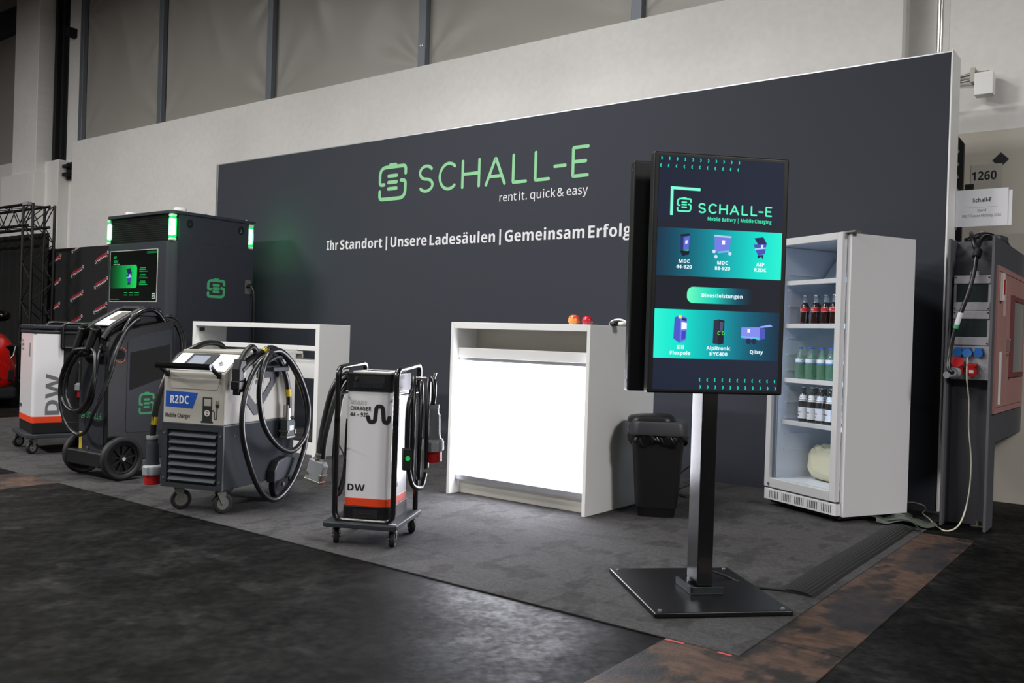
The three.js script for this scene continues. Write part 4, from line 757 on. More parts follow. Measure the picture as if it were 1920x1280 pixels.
  part('display', bx(-0.03, 0.095, 0.0121, 0.0135, -0.085, 0.03), phys(0x77786f, 0.25), cs); part('icon_strip', [bx(-0.1, -0.04, 0.0121, 0.0128, 0.06, 0.066), bx(-0.105, -0.095, 0.0121, 0.0128, -0.085, -0.075)], M.orange, cs);
  for (const s of [-1, 1]) part('console_cheek', sweep(bent([[s * 0.13, 0.95, z1 + 0.02], [s * 0.13, 1.03, 0.12], [s * 0.13, 1.165, -0.11], [s * 0.13, 1.16, -0.24]], 0.05), 0.02, 10), M.black, o);
  part('console_hood', bar([[-0.13, 1.165, -0.13], [0.13, 1.165, -0.13]], 0.019, 0.02, 12), M.black, o);
  // cables
  const zc = z1 + 0.06;
  part('charging_cable', cable([[-0.085, 0.87, zc + 0.03], [-0.15, 0.8, zc + 0.03], [-0.215, 0.68, zc + 0.04], [-0.215, 0.56, zc + 0.05], [-0.13, 0.475, zc + 0.05], [0.0, 0.46, zc + 0.05], [0.11, 0.53, zc + 0.05], [0.165, 0.65, zc + 0.045], [0.15, 0.79, zc + 0.02], [0.09, 0.87, zc], [0.02, 0.875, zc], [-0.07, 0.84, zc + 0.01], [-0.16, 0.74, zc + 0.02], [-0.19, 0.58, zc + 0.03], [-0.1, 0.465, zc + 0.03], [0.02, 0.45, zc + 0.03], [0.13, 0.53, zc + 0.03], [0.165, 0.68, zc + 0.03], [0.12, 0.85, zc - 0.02], [0.08, 0.9, zc - 0.06]], 0.0125, 200), M.cableBlack, o);
  part('charging_cable', cable([[0.06, 0.88, zc + 0.03], [-0.06, 0.86, zc + 0.05], [-0.19, 0.7, zc + 0.06], [-0.2, 0.5, zc + 0.06], [-0.13, 0.36, zc + 0.05], [-0.0, 0.3, zc + 0.04], [0.1, 0.34, zc + 0.04], [0.165, 0.46, zc + 0.03], [x1 + 0.035, 0.7, 0.16], [x1 + 0.04, 0.86, 0.12], [x1 + 0.03, 1.0, 0.05], [x1 + 0.02, 1.06, -0.01], [x1 + 0.01, 1.09, -0.06]], 0.0125, 150), M.cableBlack, o);
  part('cable_rest', bx(-0.13, 0.13, 0.82, 0.85, z1 + 0.005, z1 + 0.07, 0.012), M.black, o);
  for (let k = 0; k < 3; k++) part('supply_cable', cable([[0.1 + k * 0.02, 1.1, z0 + 0.06], [0.11 + k * 0.02, 1.12 - k * 0.03, z0 - 0.03], [0.13 + k * 0.018, 1.02 - k * 0.03, z0 - 0.11 + k * 0.02], [0.15 + k * 0.015, 0.85, z0 - 0.12 + k * 0.025], [0.15, 0.6, z0 - 0.1 + k * 0.02], [0.14, 0.42, z0 - 0.06], [0.1, 0.36, z0 - 0.01]], 0.012, 60), M.cableBlack, o);
}
// ---------------------------------------------------------------- large white charger at the end of the row
{
  const a = -14 * Math.PI / 180;
  const o = thing('mobile_charger', 'large white and black mobile charger with vertical DW lettering and orange stripe', 'charger', [-7.42, FL, 2.66], a);
  const x0 = -0.262, x1 = 0.262, zf = 0.28, zm = 0.06, zb = -0.3;
  part('platform', [extrude([[x0 - 0.09, -zf + 0.05], [x0 - 0.02, -zf - 0.04], [x1 + 0.0, -zf - 0.04], [x1 + 0.05, -zf + 0.03], [x1 + 0.05, -zb - 0.02], [x1, -zb + 0.03], [x0, -zb + 0.03], [x0 - 0.09, -zb - 0.02]], 0.03, 0.005).rotateX(-Math.PI / 2).translate(0, 0.128, 0)], M.slate, o);
  for (const [x, z] of [[x1 - 0.04, zf - 0.03], [x0 - 0.02, zf - 0.02], [x1 - 0.04, zb + 0.05], [x0 + 0.02, zb + 0.05]]) caster(o, x, z, 0.13, 0.05, 0.5);
  part('core', bx(x0 + 0.01, x1 - 0.004, 0.16, 0.985, zb, zf - 0.03, 0.008), M.blackMatt, o);
  part('base_tray', bx(x0 + 0.004, x1 - 0.002, 0.158, 0.25, zb, zf - 0.006, 0.01), M.black, o);
  const U = (g) => { const r = 0.035, pts = []; pts.push([x0 - g, -zm]); for (let k = 0; k <= 6; k++) { const t = Math.PI + k / 6 * Math.PI / 2; pts.push([x0 + r + (r + g) * Math.cos(t), -(zf - r) + (r + g) * Math.sin(t)]); } for (let k = 0; k <= 6; k++) { const t = -Math.PI / 2 + k / 6 * Math.PI / 2; pts.push([x1 - r + (r + g) * Math.cos(t), -(zf - r) + (r + g) * Math.sin(t)]); } pts.push([x1 + g, -zm]); return pts; };
  const body = part('cover', extrude(U(0), 0.66, 0.001).rotateX(-Math.PI / 2).translate(0, 0.296, 0), M.whiteGloss, o);
  body.userData.label = 'white wrap-around cover';
  part('stripe', extrude(U(0.001), 0.05, 0.001).rotateX(-Math.PI / 2).translate(0, 0.246, 0), M.orange, o);
  part('head', [bx(x0 - 0.004, x1 + 0.004, 0.956, 0.985, zb, zf + 0.004, 0.012), bx(x0 - 0.006, x1 + 0.006, 0.99, 1.03, zb, zf + 0.006, 0.014)], M.anthraciteDark, o);
  const s = x1 + 0.0012;
  // letters run up the side
  print('DW', 0.33, 0.105, M.inkGrey, body, [s, 0.31, zm + 0.02], [0, Math.PI / 2, Math.PI / 2, 'YXZ']);
  const zt = zf + 0.0014;
  print('MOBILE', 0.075, 0.022, M.inkGrey, body, [-0.2, 0.885, zt]); print('CHARGER', 0.1, 0.022, M.ink, body, [-0.2, 0.85, zt]); print('88 – 920', 0.09, 0.022, M.ink, body, [-0.2, 0.815, zt]);
  print('DW', 0.08, 0.032, M.ink, body, [-0.215, 0.345, zt]);
  part('display_strip', bx(0.12, 0.15, 0.77, 0.88, zf - 0.001, zf + 0.0015), M.inkGrey, body);
  part('handle', bar([[x1 + 0.012, 0.845, zm - 0.0], [x1 + 0.03, 0.845, zm + 0.02], [x1 + 0.03, 1.045, zm + 0.02], [x1 + 0.03, 1.045, zb - 0.03], [x1 + 0.03, 0.845, zb - 0.03], [x1 + 0.012, 0.845, zb]], 0.014, 0.05, 12), M.tube, o);
  part('handle', bar([[x0 - 0.012, 0.845, zm], [x0 - 0.03, 0.845, zm + 0.02], [x0 - 0.03, 1.05, zm + 0.02], [x0 - 0.03, 1.05, zb - 0.03], [x0 - 0.03, 0.845, zb - 0.03]], 0.014, 0.05, 12), M.tube, o);
  part('handle_rest', bar([[x1 + 0.01, 0.85, zm], [x1 + 0.01, 0.85, zb]], 0.008, 0.01, 8), M.tube, o);
  for (const [y, z] of [[0.79, 0], [0.79, -0.1], [0.22, 0.02], [0.22, -0.18]]) part('screw', cylX(0.006, 0.004, 10), M.steel, o, [x1 - 0.001, y, z]);
  ceePlug(o, [x1 + 0.05, 0.74, -0.08], [0, 0.4, 0], 1.45); ceePlug(o, [x1 + 0.05, 0.73, -0.19], [0, 0.2, 0], 1.35);
  part('supply_cable', cable([[x1 + 0.05, 0.735, -0.08], [x1 + 0.05, 0.79, -0.1], [x1 + 0.03, 0.82, -0.17], [x1, 0.78, -0.25]], 0.014, 24), M.cableBlack, o);
}

// ---------------------------------------------------------------- battery cabinet
{
  const o = thing('battery_cabinet', 'tall anthracite battery cabinet with green corner lights and a screen', 'battery cabinet', [-8.61, FL, 1.36]);
  const x0 = -0.63, x1 = 0.61, D = -0.98, H = 2.205;
  const ring = (x0, x1, zb, r, y0, y1) => extrude([...arc(x1 - r, r, r, r, -90, 0, 8), [x1, -zb], [x0, -zb], ...arc(x0 + r, r, r, r, 180, 270, 8)], y1 - y0, 0.003).rotateX(-Math.PI / 2).translate(0, y0, 0);
  part('housing', [ring(x0, x1, D, 0.09, 0.06, 1.9)], M.anthracite, o);
  part('plinth', bx(x0 + 0.03, x1 - 0.03, 0, 0.06, D + 0.03, -0.03), M.blackMatt, o);
  part('head', [bx(x0 + 0.05, x1 - 0.05, 1.9, 2.175, D + 0.05, -0.04), bx(x1 - 0.06, x1, 1.9, 2.175, D + 0.07, -0.09), bx(x0, x0 + 0.06, 1.9, 2.175, D + 0.07, -0.09)], M.anthracite, o);
  part('roof', ring(x0 - 0.01, x1 + 0.01, D - 0.01, 0.06, 2.175, H), M.anthracite, o);
  // grille
  const bars = []; for (let k = 0; k <= 56; k++) bars.push(bx(x0 + 0.045 + k * 0.0201, x0 + 0.049 + k * 0.0201, 1.905, 2.172, -0.03, -0.02)); for (let k = 0; k <= 12; k++) bars.push(bx(x0 + 0.045, x1 - 0.05, 1.907 + k * 0.0218, 1.911 + k * 0.0218, -0.031, -0.021));
  part('grille', bars, M.blackMatt, o); part('grille_backing', bx(x0 + 0.045, x1 - 0.045, 1.902, 2.174, -0.0405, -0.036), std(0x030303, 0.9), o);
  // corner lights
  const led = (x, z, k) => {
    part('light_column', [bx(x - 0.034, x + 0.034, 1.93, 2.145, z - 0.034, z + 0.034, 0.022)], lit(0x12e06a, 1.3 * k, 0x0a3a1c), o);
    part('light_core', [bx(x - 0.022, x + 0.036, 1.945, 2.13, z - 0.022, z + 0.036, 0.018)], lit(0x9affc4, 1.5 * k, 0xffffff), o);
    for (const [a, b] of [[1.905, 1.932], [2.143, 2.172]]) part('light_socket', bx(x - 0.03, x + 0.03, a, b, z - 0.03, z + 0.03, 0.008), M.whiteMatt, o);
  };
  led(x1 - 0.034, -0.036, 1); led(x0 + 0.034, -0.036, 0.8); led(x1 - 0.028, D + 0.034, 0.9); led(x0 + 0.034, D + 0.034, 0.8);
  for (const [x, z, k] of [[x1 + 0.06, 0.05, 0.16], [x0 - 0.05, 0.05, 0.12], [x1 - 0.02, D - 0.07, 0.3]]) { const l = new THREE.PointLight(0x18e070, k); l.name = 'column_light'; l.position.set(x, 2.04, z); l.castShadow = true; l.shadow.radius = 3; o.add(l); }
  for (const x of [x0 + 0.085, x0 + 0.105, x1 - 0.09]) part('light_strip', bx(x, x + 0.006, 1.93, 2.14, -0.0355, -0.034), lit(0x20d020, 0.6), o);
  // lifting holes, beacons, socket
  for (const [z, m] of [[-0.205, M.black], [-0.815, M.slateSide]]) { const h = part('lifting_hole', [cylX(0.036, 0.004, 24).scale(1, 1.25, 1)], std(0x050506, 0.6), o, [x1 + 0.0005, 2.09, z]); part('hook', cable([[0.003, 0.01, 0.01], [0.006, -0.01, 0.0], [0.004, -0.025, 0.012]], 0.006, 12, 8), m, h); }
  for (const [z, a] of [[-0.2, 200], [-0.85, 280]]) part('scuff', strokes([arc(0, 0, 0.07, 0.06, a, a + 110, 12)], 0.003).rotateY(Math.PI / 2), M.slateSide, o, [x1 + 0.0012, 2.03, z]);
  for (const [x, z] of [[-0.36, -0.13], [0.5, -0.16]]) { const b = part('beacon', lathe([[0, 0], [0.062, 0], [0.064, 0.012], [0.064, 0.036], [0.056, 0.044], [0, 0.046]], 28), M.white, o, [x, H, z]); part('beacon_base', cyl(0.068, 0.006, 24), M.plugGrey, b, [0, 0.003, 0]); }
  for (const z of [-0.4, -0.9]) part('roof_bolt', cyl(0.014, 0.014, 12), M.alu, o, [x1 - 0.03, H + 0.006, z]);
  const sock = part('socket_plate', bx(x1, x1 + 0.004, 1.42, 1.57, -0.955, -0.885, 0.001), M.steel, o);
  part('cable_gland', cylX(0.022, 0.05, 16), M.black, sock, [x1 + 0.025, 1.505, -0.915]);
  part('supply_cable', cable([[x1 + 0.045, 1.505, -0.915], [x1 + 0.085, 1.47, -0.925], [x1 + 0.1, 1.36, -0.93], [x1 + 0.095, 1.0, -0.94], [x1 + 0.09, 0.5, -0.94], [x1 + 0.1, 0.1, -0.93], [x1 + 0.14, 0.016, -0.9]], 0.014, 60), M.cableBlack, o);
  part('emblem', strokes(emblem(0.21, 0.195), 0.028).rotateY(Math.PI / 2), M.greenDark, o, [x1 + 0.0012, 1.362, -0.425]).userData.label = 'green battery emblem';
  part('door_seam', [bx(x1 - 0.0005, x1 + 0.0006, 0.1, 1.89, -0.012 - 0.08, -0.008 - 0.08)], M.blackMatt, o);
  // screen
  const tex = canvasTex(640, 384, (c, w, h) => {
    c.fillStyle = '#060c0a'; c.fillRect(0, 0, w, h);
    const g = c.createLinearGradient(0, 0, w * 0.6, 0); g.addColorStop(0, '#04301a'); g.addColorStop(0.45, '#0d9a44'); g.addColorStop(1, '#19f06a'); c.fillStyle = g; c.beginPath(); c.roundRect(-20, h * 0.28, w * 0.62, h * 0.46, 26); c.fill();
    c.fillStyle = '#22dc6c'; c.font = 'bold 26px sans-serif'; c.fillText('AIP', 46, 56); c.fillText('R2DC', 46, 86); c.fillStyle = '#c9f5dc'; c.font = 'bold 12px sans-serif'; c.fillText('Mobile Charger', 46, 104);
    drawProduct(c, 2, w * 0.42, h * 0.5, 2.2);
    c.fillStyle = '#1fd06a'; for (const [y, n] of [[0.34, 3], [0.47, 3], [0.6, 3]]) for (let k = 0; k < n; k++) c.fillRect(w * 0.64 + (k ? 0 : 12), h * y + k * 13, 70 + 20 * ((k * 7) % 3), 5);
    for (let k = 0; k < 3; k++) for (const y of [0.82, 0.87]) c.fillRect(w * (0.32 + k * 0.11), h * y, 44 + 12 * k, 5);
    for (let k = 0; k < 12; k++) { c.fillRect(w * 0.79 + k * 11, 12, 6, 4); c.fillRect(w * 0.79 + k * 11, 22, 6, 4); c.fillRect(6 + k * 11, h - 16, 6, 4); }
    c.strokeStyle = '#d8ffe8'; c.lineWidth = 5; c.lineCap = 'round'; for (const p of emblem(40, 44)) { c.beginPath(); p.forEach(([a, b], i) => (i ? c.lineTo(w - 56 + a, h - 18 - b) : c.moveTo(w - 56 + a, h - 18 - b))); c.stroke(); }
  });
  part('screen_frame', bx(-0.52, 0.39, 1.29, 1.828, -0.001, 0.004, 0.001), M.cream, o);
  part('screen', new THREE.PlaneGeometry(0.895, 0.525), new THREE.MeshPhysicalMaterial({ color: 0x000000, roughness: 0.06, emissive: 0xffffff, emissiveMap: tex, emissiveIntensity: 0.9, clearcoat: 1, clearcoatRoughness: 0.03 }), o, [-0.065, 1.559, 0.005]).userData.label = 'glossy screen with green product page';
}
// ---------------------------------------------------------------- neighbouring stand: logo wall, truss, curtain, car
{
  const bt = canvasTex(2048, 1152, (c, w, h) => {
    c.fillStyle = '#141416'; c.fillRect(0, 0, w, h);
    const s = w / 4.2;
    for (let i = 0; i < 7; i++) for (let j = -1; j < 9; j++) {
      const x = (0.16 + i * 0.66) * s, y = (0.1 + j * 0.35 + (i % 2) * 0.18) * s;
      c.save(); c.translate(x, y); c.rotate(-0.3); const L = 0.36 * s;
      c.fillStyle = '#a3162c'; c.fillRect(16, -22, L - 34, 15); c.fillStyle = '#141416'; for (let k = 0; k < 9; k++) c.fillRect(22 + k * (L - 44) / 9, -18 + (k % 3) * 2, 3, 8);
      c.strokeStyle = '#d9d9dc'; c.lineWidth = 5; c.beginPath(); for (let k = 0; k <= 14; k++) { const q = 20 + k * (L - 44) / 14; k ? c.lineTo(q, (k % 2 ? -5 : 5)) : c.moveTo(q, 0); } c.stroke();
      for (const q of [4, L - 6]) { c.lineWidth = 4; c.beginPath(); c.ellipse(q, q > 10 ? -14 : 0, 8, 10, 0, 0, 7); c.stroke(); }
      if ((i + j) % 2) { c.fillStyle = '#d2611f'; c.fillRect(L - 30, 4, 24, 9); }
      c.fillStyle = '#5a5a60'; c.fillRect(8, 16, L * 0.5, 2); c.restore();
    }
  });
  const bw = 4.2, bh = 2.14;
  const g = extrude([[0, 0], [bw, 0], [bw, bh], ...arc(0.12, bh - 0.16, 0.12, 0.16, 90, 180, 8)], 0.05, 0.004);
  metreUV(g); const uv = g.attributes.uv; for (let i = 0; i < uv.count; i++) uv.setXY(i, uv.getX(i) / bw, uv.getY(i) / bw * (2048 / 1152));
  const b = single('logo_wall', g, std(0xffffff, 0.85, 0, { map: bt }), 'black display wall printed with rows of small red and white logos', 'display wall');
  b.position.set(-13.53, 0, -0.05);
  // truss portal
  const t = thing('truss_frame', 'black lattice truss frame beside the logo wall', 'truss', [-12.66, 0, 0.5]);
  const q = 0.145, rods = (dir, len, o) => {
    const R = [], P = (u, a, c) => (dir === 'y' ? [a, u, c] : [-u, 2.53 + a, c]);
    for (const a of [-q, q]) for (const c of [-q, q]) R.push(sweep([P(0, a, c), P(len, a, c)], 0.02, 8));
    const n = Math.round(len / 0.26);
    for (let k = 0; k < n; k++) { const u0 = k * len / n, u1 = (k + 1) * len / n, s = k % 2 ? 1 : -1; for (const c of [-q, q]) { R.push(sweep([P(u0, -q * s, c), P(u1, q * s, c)], 0.008, 5)); R.push(sweep([P(u0, c, q * s), P(u1, c, -q * s)], 0.008, 5)); } }
    return R;
  };
  part('upright', rods('y', 2.68), M.black, t); part('beam', rods('x', 4.5), M.black, t); part('base_plate', bx(-0.25, 0.25, 0, 0.01, -0.25, 0.25), M.black, t);
  part('clamp', bx(-0.1, 0.05, 2.66, 2.7, 0.12, 0.18), M.plugGrey, t);
  // curtain with folds
  const folds = Array.from({ length: 60 }, (_, k) => [-3.3 + k * 0.053, 0.012 * Math.sin(k * 1.3)]), back = folds.map(([x, z]) => [x, z - 0.012]).reverse();
  const cu = single('curtain', extrude([...folds, ...back].map(([x, z]) => [x, z]), 2.36).rotateX(-Math.PI / 2), std(0x050505, 0.95), 'plain black curtain hanging inside the truss frame', 'curtain');
  cu.position.set(-13.0, 0.005, 0.12);
}
{
  const o = thing('car', 'red sports car behind the white charger, nose beside the truss', 'car', [-13.52, 0, 1.78], 80 * Math.PI / 180);
  // stations along the car (z forward): half width, height of bonnet/roof, sill height
  const st = [[2.12, 0.6, 0.72, 0.3], [2.08, 0.74, 0.82, 0.22], [1.95, 0.86, 0.9, 0.18], [1.6, 0.93, 0.96, 0.17], [1.1, 0.95, 1.0, 0.17], [0.6, 0.94, 1.02, 0.17], [-0.2, 0.93, 1.04, 0.17], [-1.4, 0.95, 1.02, 0.18], [-1.95, 0.88, 0.95, 0.22], [-2.15, 0.72, 0.8, 0.34]];
  const ringOf = ([z, w, h, s]) => { const pts = []; for (let k = 0; k < 32; k++) { const a = k / 32 * 2 * Math.PI, c = Math.cos(a), sn = Math.sin(a), e = (t, p) => Math.sign(t) * Math.abs(t) ** p; const y = (h + s) / 2 + e(sn, 0.42) * (h - s) / 2; pts.push([w * e(c, 0.36) * (1 - 0.1 * Math.max(0, sn)), y, z]); } return pts; };
  const body = part('body', loft(st.map(ringOf).reverse()), M.redCar, o);
  part('cabin', loft([[0.75, 0.78, 0.99], [0.1, 0.7, 1.28], [-0.7, 0.68, 1.32], [-1.6, 0.7, 1.0]].map(([z, w, h]) => { const p = []; for (let k = 0; k < 20; k++) { const a = k / 20 * 2 * Math.PI; p.push([w * Math.sign(Math.cos(a)) * Math.abs(Math.cos(a)) ** 0.5, 0.95 + (h - 0.95) * (Math.sin(a) > 0 ? Math.sin(a) ** 0.6 : -0.2), z]); } return p; }).reverse()), M.blackGloss, o);
  part('lower_lip', bx(-0.86, 0.86, 0.1, 0.26, 1.75, 2.06, 0.05), M.blackMatt, o);
  for (const s of [-1, 1]) {
    const h = part('headlight', extrude([[0, 0.07], [0.28, -0.03], [0.36, 0.04], [0.4, 0.19], [0.34, 0.19], [0.02, 0.12]].map(([a, b]) => [a * s, b]), 0.08, 0.01), M.blackGloss, o, [s * 0.45, 0.58, 2.045], [0, s * 0.3, 0]);
    part('lamp_strip', sweep([[s * 0.03, 0.085, 0.08], [s * 0.29, 0.0, 0.08], [s * 0.35, 0.06, 0.08], [s * 0.375, 0.17, 0.08]], 0.009, 6), M.alu, h);
    part('air_intake', bx(-0.14, 0.14, -0.07, 0.07, -0.02, 0.03, 0.02), M.blackMatt, o, [s * 0.68, 0.4, 2.06], [0, s * 0.35, 0]);
    for (const z of [1.35, -1.35]) { const w = part('wheel', wheelGeo(0.32, 0.22, 0.7), M.rubber, o, [s * 0.84, 0.32, z]); part('rim', cylX(0.225, 0.18, 24), M.slate, w); }
    const mirror = new THREE.SphereGeometry(0.1, 20, 14).scale(1.1, 0.75, 0.7); part('mirror', [mirror, sweep([[0, -0.04, 0], [-s * 0.14, -0.12, 0]], 0.025, 8)], M.blackGloss, o, [s * 1.02, 1.13, 0.5]);
  }
  part('grille', bx(-0.4, 0.4, 0.3, 0.5, 2.06, 2.13, 0.03), M.blackMatt, o);
}
// ---------------------------------------------------------------- steel casing with sockets and fire cabinet
{
  const o = thing('steel_casing', 'dark grey steel casing around the pillar foot carrying a socket box', 'steel casing', [0, 0, 0]);
  part('front_channel', [bx(-1.131, -1.117, 0.002, 1.732, 0.27, 0.46, 0.002), bx(-1.117, -0.889, 0.002, 1.662, 0.27, 0.284), bx(-0.889, -0.874, 0.002, 1.732, 0.27, 0.5, 0.002)], M.casing, o);
  part('side_box', [bx(-1.12, -0.874, 0.51, 1.732, -0.792, 0.27)], M.casing, o);
  part('bolt', [cyl(0.012, 0.03, 10).translate(-0.95, 0.017, 0.3), bx(-0.98, -0.9, 0.001, 0.006, 0.284, 0.34)], M.zinc, o);
  const f = thing('fire_cabinet', 'pinkish red two-door fire cabinet set in the side of the steel casing', 'cabinet', [-0.874, 0, 0]);
  const fr = part('frame', [bx(0.0005, 0.012, 0.69, 0.72, -0.72, 0.42), bx(0.0005, 0.012, 1.54, 1.57, -0.72, 0.42), bx(0.0005, 0.012, 0.72, 1.54, 0.39, 0.42), bx(0.0005, 0.012, 0.72, 1.54, -0.72, -0.69)], M.pink, f);
  for (const [a, b] of [[-0.687, -0.002], [0.002, 0.387]]) part('door', bx(0.0005, 0.01, 0.723, 1.537, a, b, 0.002), M.pink, f);
  part('window_frame', [bx(0.01, 0.03, 0.9, 1.42, -0.12, -0.08), bx(0.01, 0.02, 0.9, 0.93, -0.66, -0.12), bx(0.01, 0.02, 1.39, 1.42, -0.66, -0.12)], M.pinkDark, f); part('notice_pane', bx(0.0102, 0.014, 0.93, 1.39, -0.62, -0.12), std(0x8f9190, 0.3), f);
  part('handle', [bx(0.01, 0.03, 1.06, 1.14, 0.0, 0.02, 0.004), cylX(0.012, 0.02, 12).translate(0.015, 1.05, 0.01)], M.steel, f);
  part('notice_strip', bx(0.0102, 0.011, 0.74, 1.06, 0.2, 0.29), M.paper, f); part('notice_strip', bx(0.0102, 0.011, 1.28, 1.5, 0.1, 0.2), std(0xc9a8a2, 0.7), f); part('alarm_box', [bx(0.0102, 0.03, 1.36, 1.53, 0.28, 0.35, 0.004)], std(0xd8d4d2, 0.5), f); part('alarm_plate', bx(0.03, 0.032, 1.4, 1.49, 0.295, 0.335), M.red, f);
}
{
  const o = thing('socket_box', 'grey power distribution box with blue and red sockets on the steel casing', 'socket box', [-1.005, 0, 0.284]);
  const zf = 0.115;
  for (const [y0, y1] of [[1.302, 1.512], [1.092, 1.3]]) {
    const m = part('breaker_unit', [bx(-0.106, 0.106, y0, y1, 0.001, 0.085, 0.006), bx(-0.1, 0.1, y1 - 0.05, y1, 0.08, zf, 0.004), bx(-0.1, 0.1, y0, y0 + 0.05, 0.08, zf, 0.004), bx(-0.1, -0.086, y0 + 0.05, y1 - 0.05, 0.08, zf - 0.01), bx(0.086, 0.1, y0 + 0.05, y1 - 0.05, 0.08, zf - 0.01)], M.greyBox, o);
    part('breaker_row', [...Array.from({ length: 9 }, (_, k) => bx(-0.075 + k * 0.0165, -0.06 + k * 0.0165, y0 + 0.07, y0 + 0.13, 0.086, 0.093)), ...Array.from({ length: 9 }, (_, k) => bx(-0.07 + k * 0.0165, -0.066 + k * 0.0165, y0 + 0.09, y0 + 0.11, 0.093, 0.1))], M.slateDark, m);
    part('flap', bx(-0.085, 0.085, y0 + 0.052, y1 - 0.052, 0.103, 0.107, 0.001), M.smoked, m);
    for (const x of [-0.09, 0.09]) for (const y of [y0 + 0.012, y1 - 0.012]) part('screw', cylZ(0.005, 0.003, 10), M.slateDark, m, [x, y, zf + 0.001]);
  }
  part('socket_panel', bx(-0.106, 0.106, 0.885, 1.09, 0.001, zf - 0.005, 0.006), M.greyBox, o);
  for (const [k, x] of [-0.062, -0.012, 0.048].entries()) { const s = part('blue_socket', [cylZ(0.024, 0.022, 24), bx(-0.02, 0.02, 0.012, 0.034, -0.01, 0.008, 0.004), bx(-0.028, 0.028, -0.008, 0.012, -0.011, 0.002, 0.003)], M.socketBlue, o, [x, 1.045, zf + 0.006]); if (k === 1) part('socket_lid', cylZ(0.026, 0.006, 24), std(0x3f87d8, 0.4), s, [0, 0, 0.013]); }
  const r1 = part('red_socket', [cylZ(0.031, 0.045, 24), bx(-0.03, 0.03, 0.025, 0.045, -0.02, 0.02, 0.006)], M.red, o, [0.018, 0.938, zf + 0.016], [0.15, 0, 0]); part('socket_plate', bx(-0.012, 0.012, -0.008, 0.01, 0.0225, 0.0235), M.paper, r1);
  const r2 = part('red_socket', [cylZ(0.031, 0.05, 24), cyl(0.034, 0.008, 24).rotateX(0.9).translate(0, 0.052, 0.015)], M.red, o, [-0.058, 0.94, zf + 0.02], [0.15, 0, 0]);
  part('plug', [cylZ(0.034, 0.03, 24).translate(0, 0, 0.035), cylZ(0.026, 0.07, 20, 0.02).translate(-0.005, -0.004, 0.08)], M.plugGrey, r2, [0, -0.01, 0], [0, -0.35, 0]);
  part('gland', [cyl(0.018, 0.03, 8).translate(-0.01, 1.526, 0.04), cyl(0.02, 0.03, 8).translate(0.012, 1.526, 0.05)], M.greyBox, o);
}
{
  const c = thing('supply_cable', 'thick black cable looping down over the socket box to its red socket', 'cable', [0, 0, 0]);
  part('cable', cable([[-0.97, 1.76, 0.0], [-0.96, 1.77, 0.15], [-0.975, 1.75, 0.28], [-0.985, 1.68, 0.37], [-0.985, 1.6, 0.42], [-0.995, 1.5, 0.44], [-1.02, 1.38, 0.46], [-1.055, 1.26, 0.47], [-1.085, 1.14, 0.475], [-1.1, 1.04, 0.485], [-1.1, 0.96, 0.51], [-1.085, 0.93, 0.515], [-1.075, 0.928, 0.5]], 0.013, 90), M.cableBlack, c);
  part('cable_tag', cable([[-1.049, 1.285, 0.4687], [-1.059, 1.248, 0.4705], [-1.068, 1.212, 0.4722]], 0.0148, 8), M.paper, c);
  part('cable_tag', cable([[-1.068, 1.212, 0.4722], [-1.074, 1.19, 0.473]], 0.015, 4), M.greenDark, c);
  part('grip', sweep([[-0.98, 1.665, 0.385], [-0.985, 1.62, 0.41]], 0.024, 12), M.rubber, c);
}
{
  const c = thing('cable_bundle', 'bundle of black plugs and hoses lying on top of the steel casing', 'cables', [0, 0, 0]);
  part('hose', cable([[-1.08, 1.745, 0.2], [-1.0, 1.79, 0.1], [-0.93, 1.77, -0.05], [-0.92, 1.75, -0.3], [-0.95, 1.75, -0.5]], 0.018, 50), M.cableBlack, c); part('hose', cable([[-1.06, 1.75, 0.12], [-1.05, 1.73 + 0.06, 0.22], [-1.02, 1.74, 0.33], [-1.0, 1.68, 0.36], [-0.99, 1.66, 0.34]], 0.014, 40), M.cableBlack, c);
  part('coupling', [sweep([[-1.02, 1.762, 0.1], [-0.93, 1.77, 0.02]], 0.026, 14), sweep([[-0.94, 1.77, 0.02], [-0.91, 1.765, -0.06]], 0.03, 14)], M.slateSide, c);
  part('valve', [bx(-1.03, -1.01, 1.78, 1.82, 0.02, 0.04), bx(-1.06, -1.0, 1.765, 1.785, 0.0, 0.06)], M.zinc, c);
}
single('extension_cord', cable([[-1.012, 1.02, 0.43], [-1.01, 0.9, 0.44], [-1.0, 0.76, 0.4], [-1.0, 0.6, 0.38], [-0.98, 0.38, 0.38], [-0.985, 0.16, 0.43], [-1.01, 0.03, 0.54], [-1.05, 0.006, 0.64], [-1.12, 0.006, 0.56], [-1.2, 0.016, 0.38], [-1.27, 0.024, 0.24], [-1.275, 0.03, 0.14], [-1.3, 0.045, 0.08], [-1.345, 0.06, 0.1], [-1.38, 0.07, 0.2], [-1.4, 0.08, 0.335]], 0.0045, 140, 8), std(0xd9d6c2, 0.5), 'thin cream extension cord hanging from the socket box to the fridge', 'cord');
single('black_cord', cable([[-1.4, 0.012, 0.68], [-1.3, 0.034, 0.64], [-1.22, 0.032, 0.7], [-1.17, 0.012, 0.78], [-1.2, 0.03, 0.86], [-1.26, 0.034, 0.8]], 0.004, 50, 8), M.rubber, 'thin black cord end at the far tip of the cable ramp', 'cord');
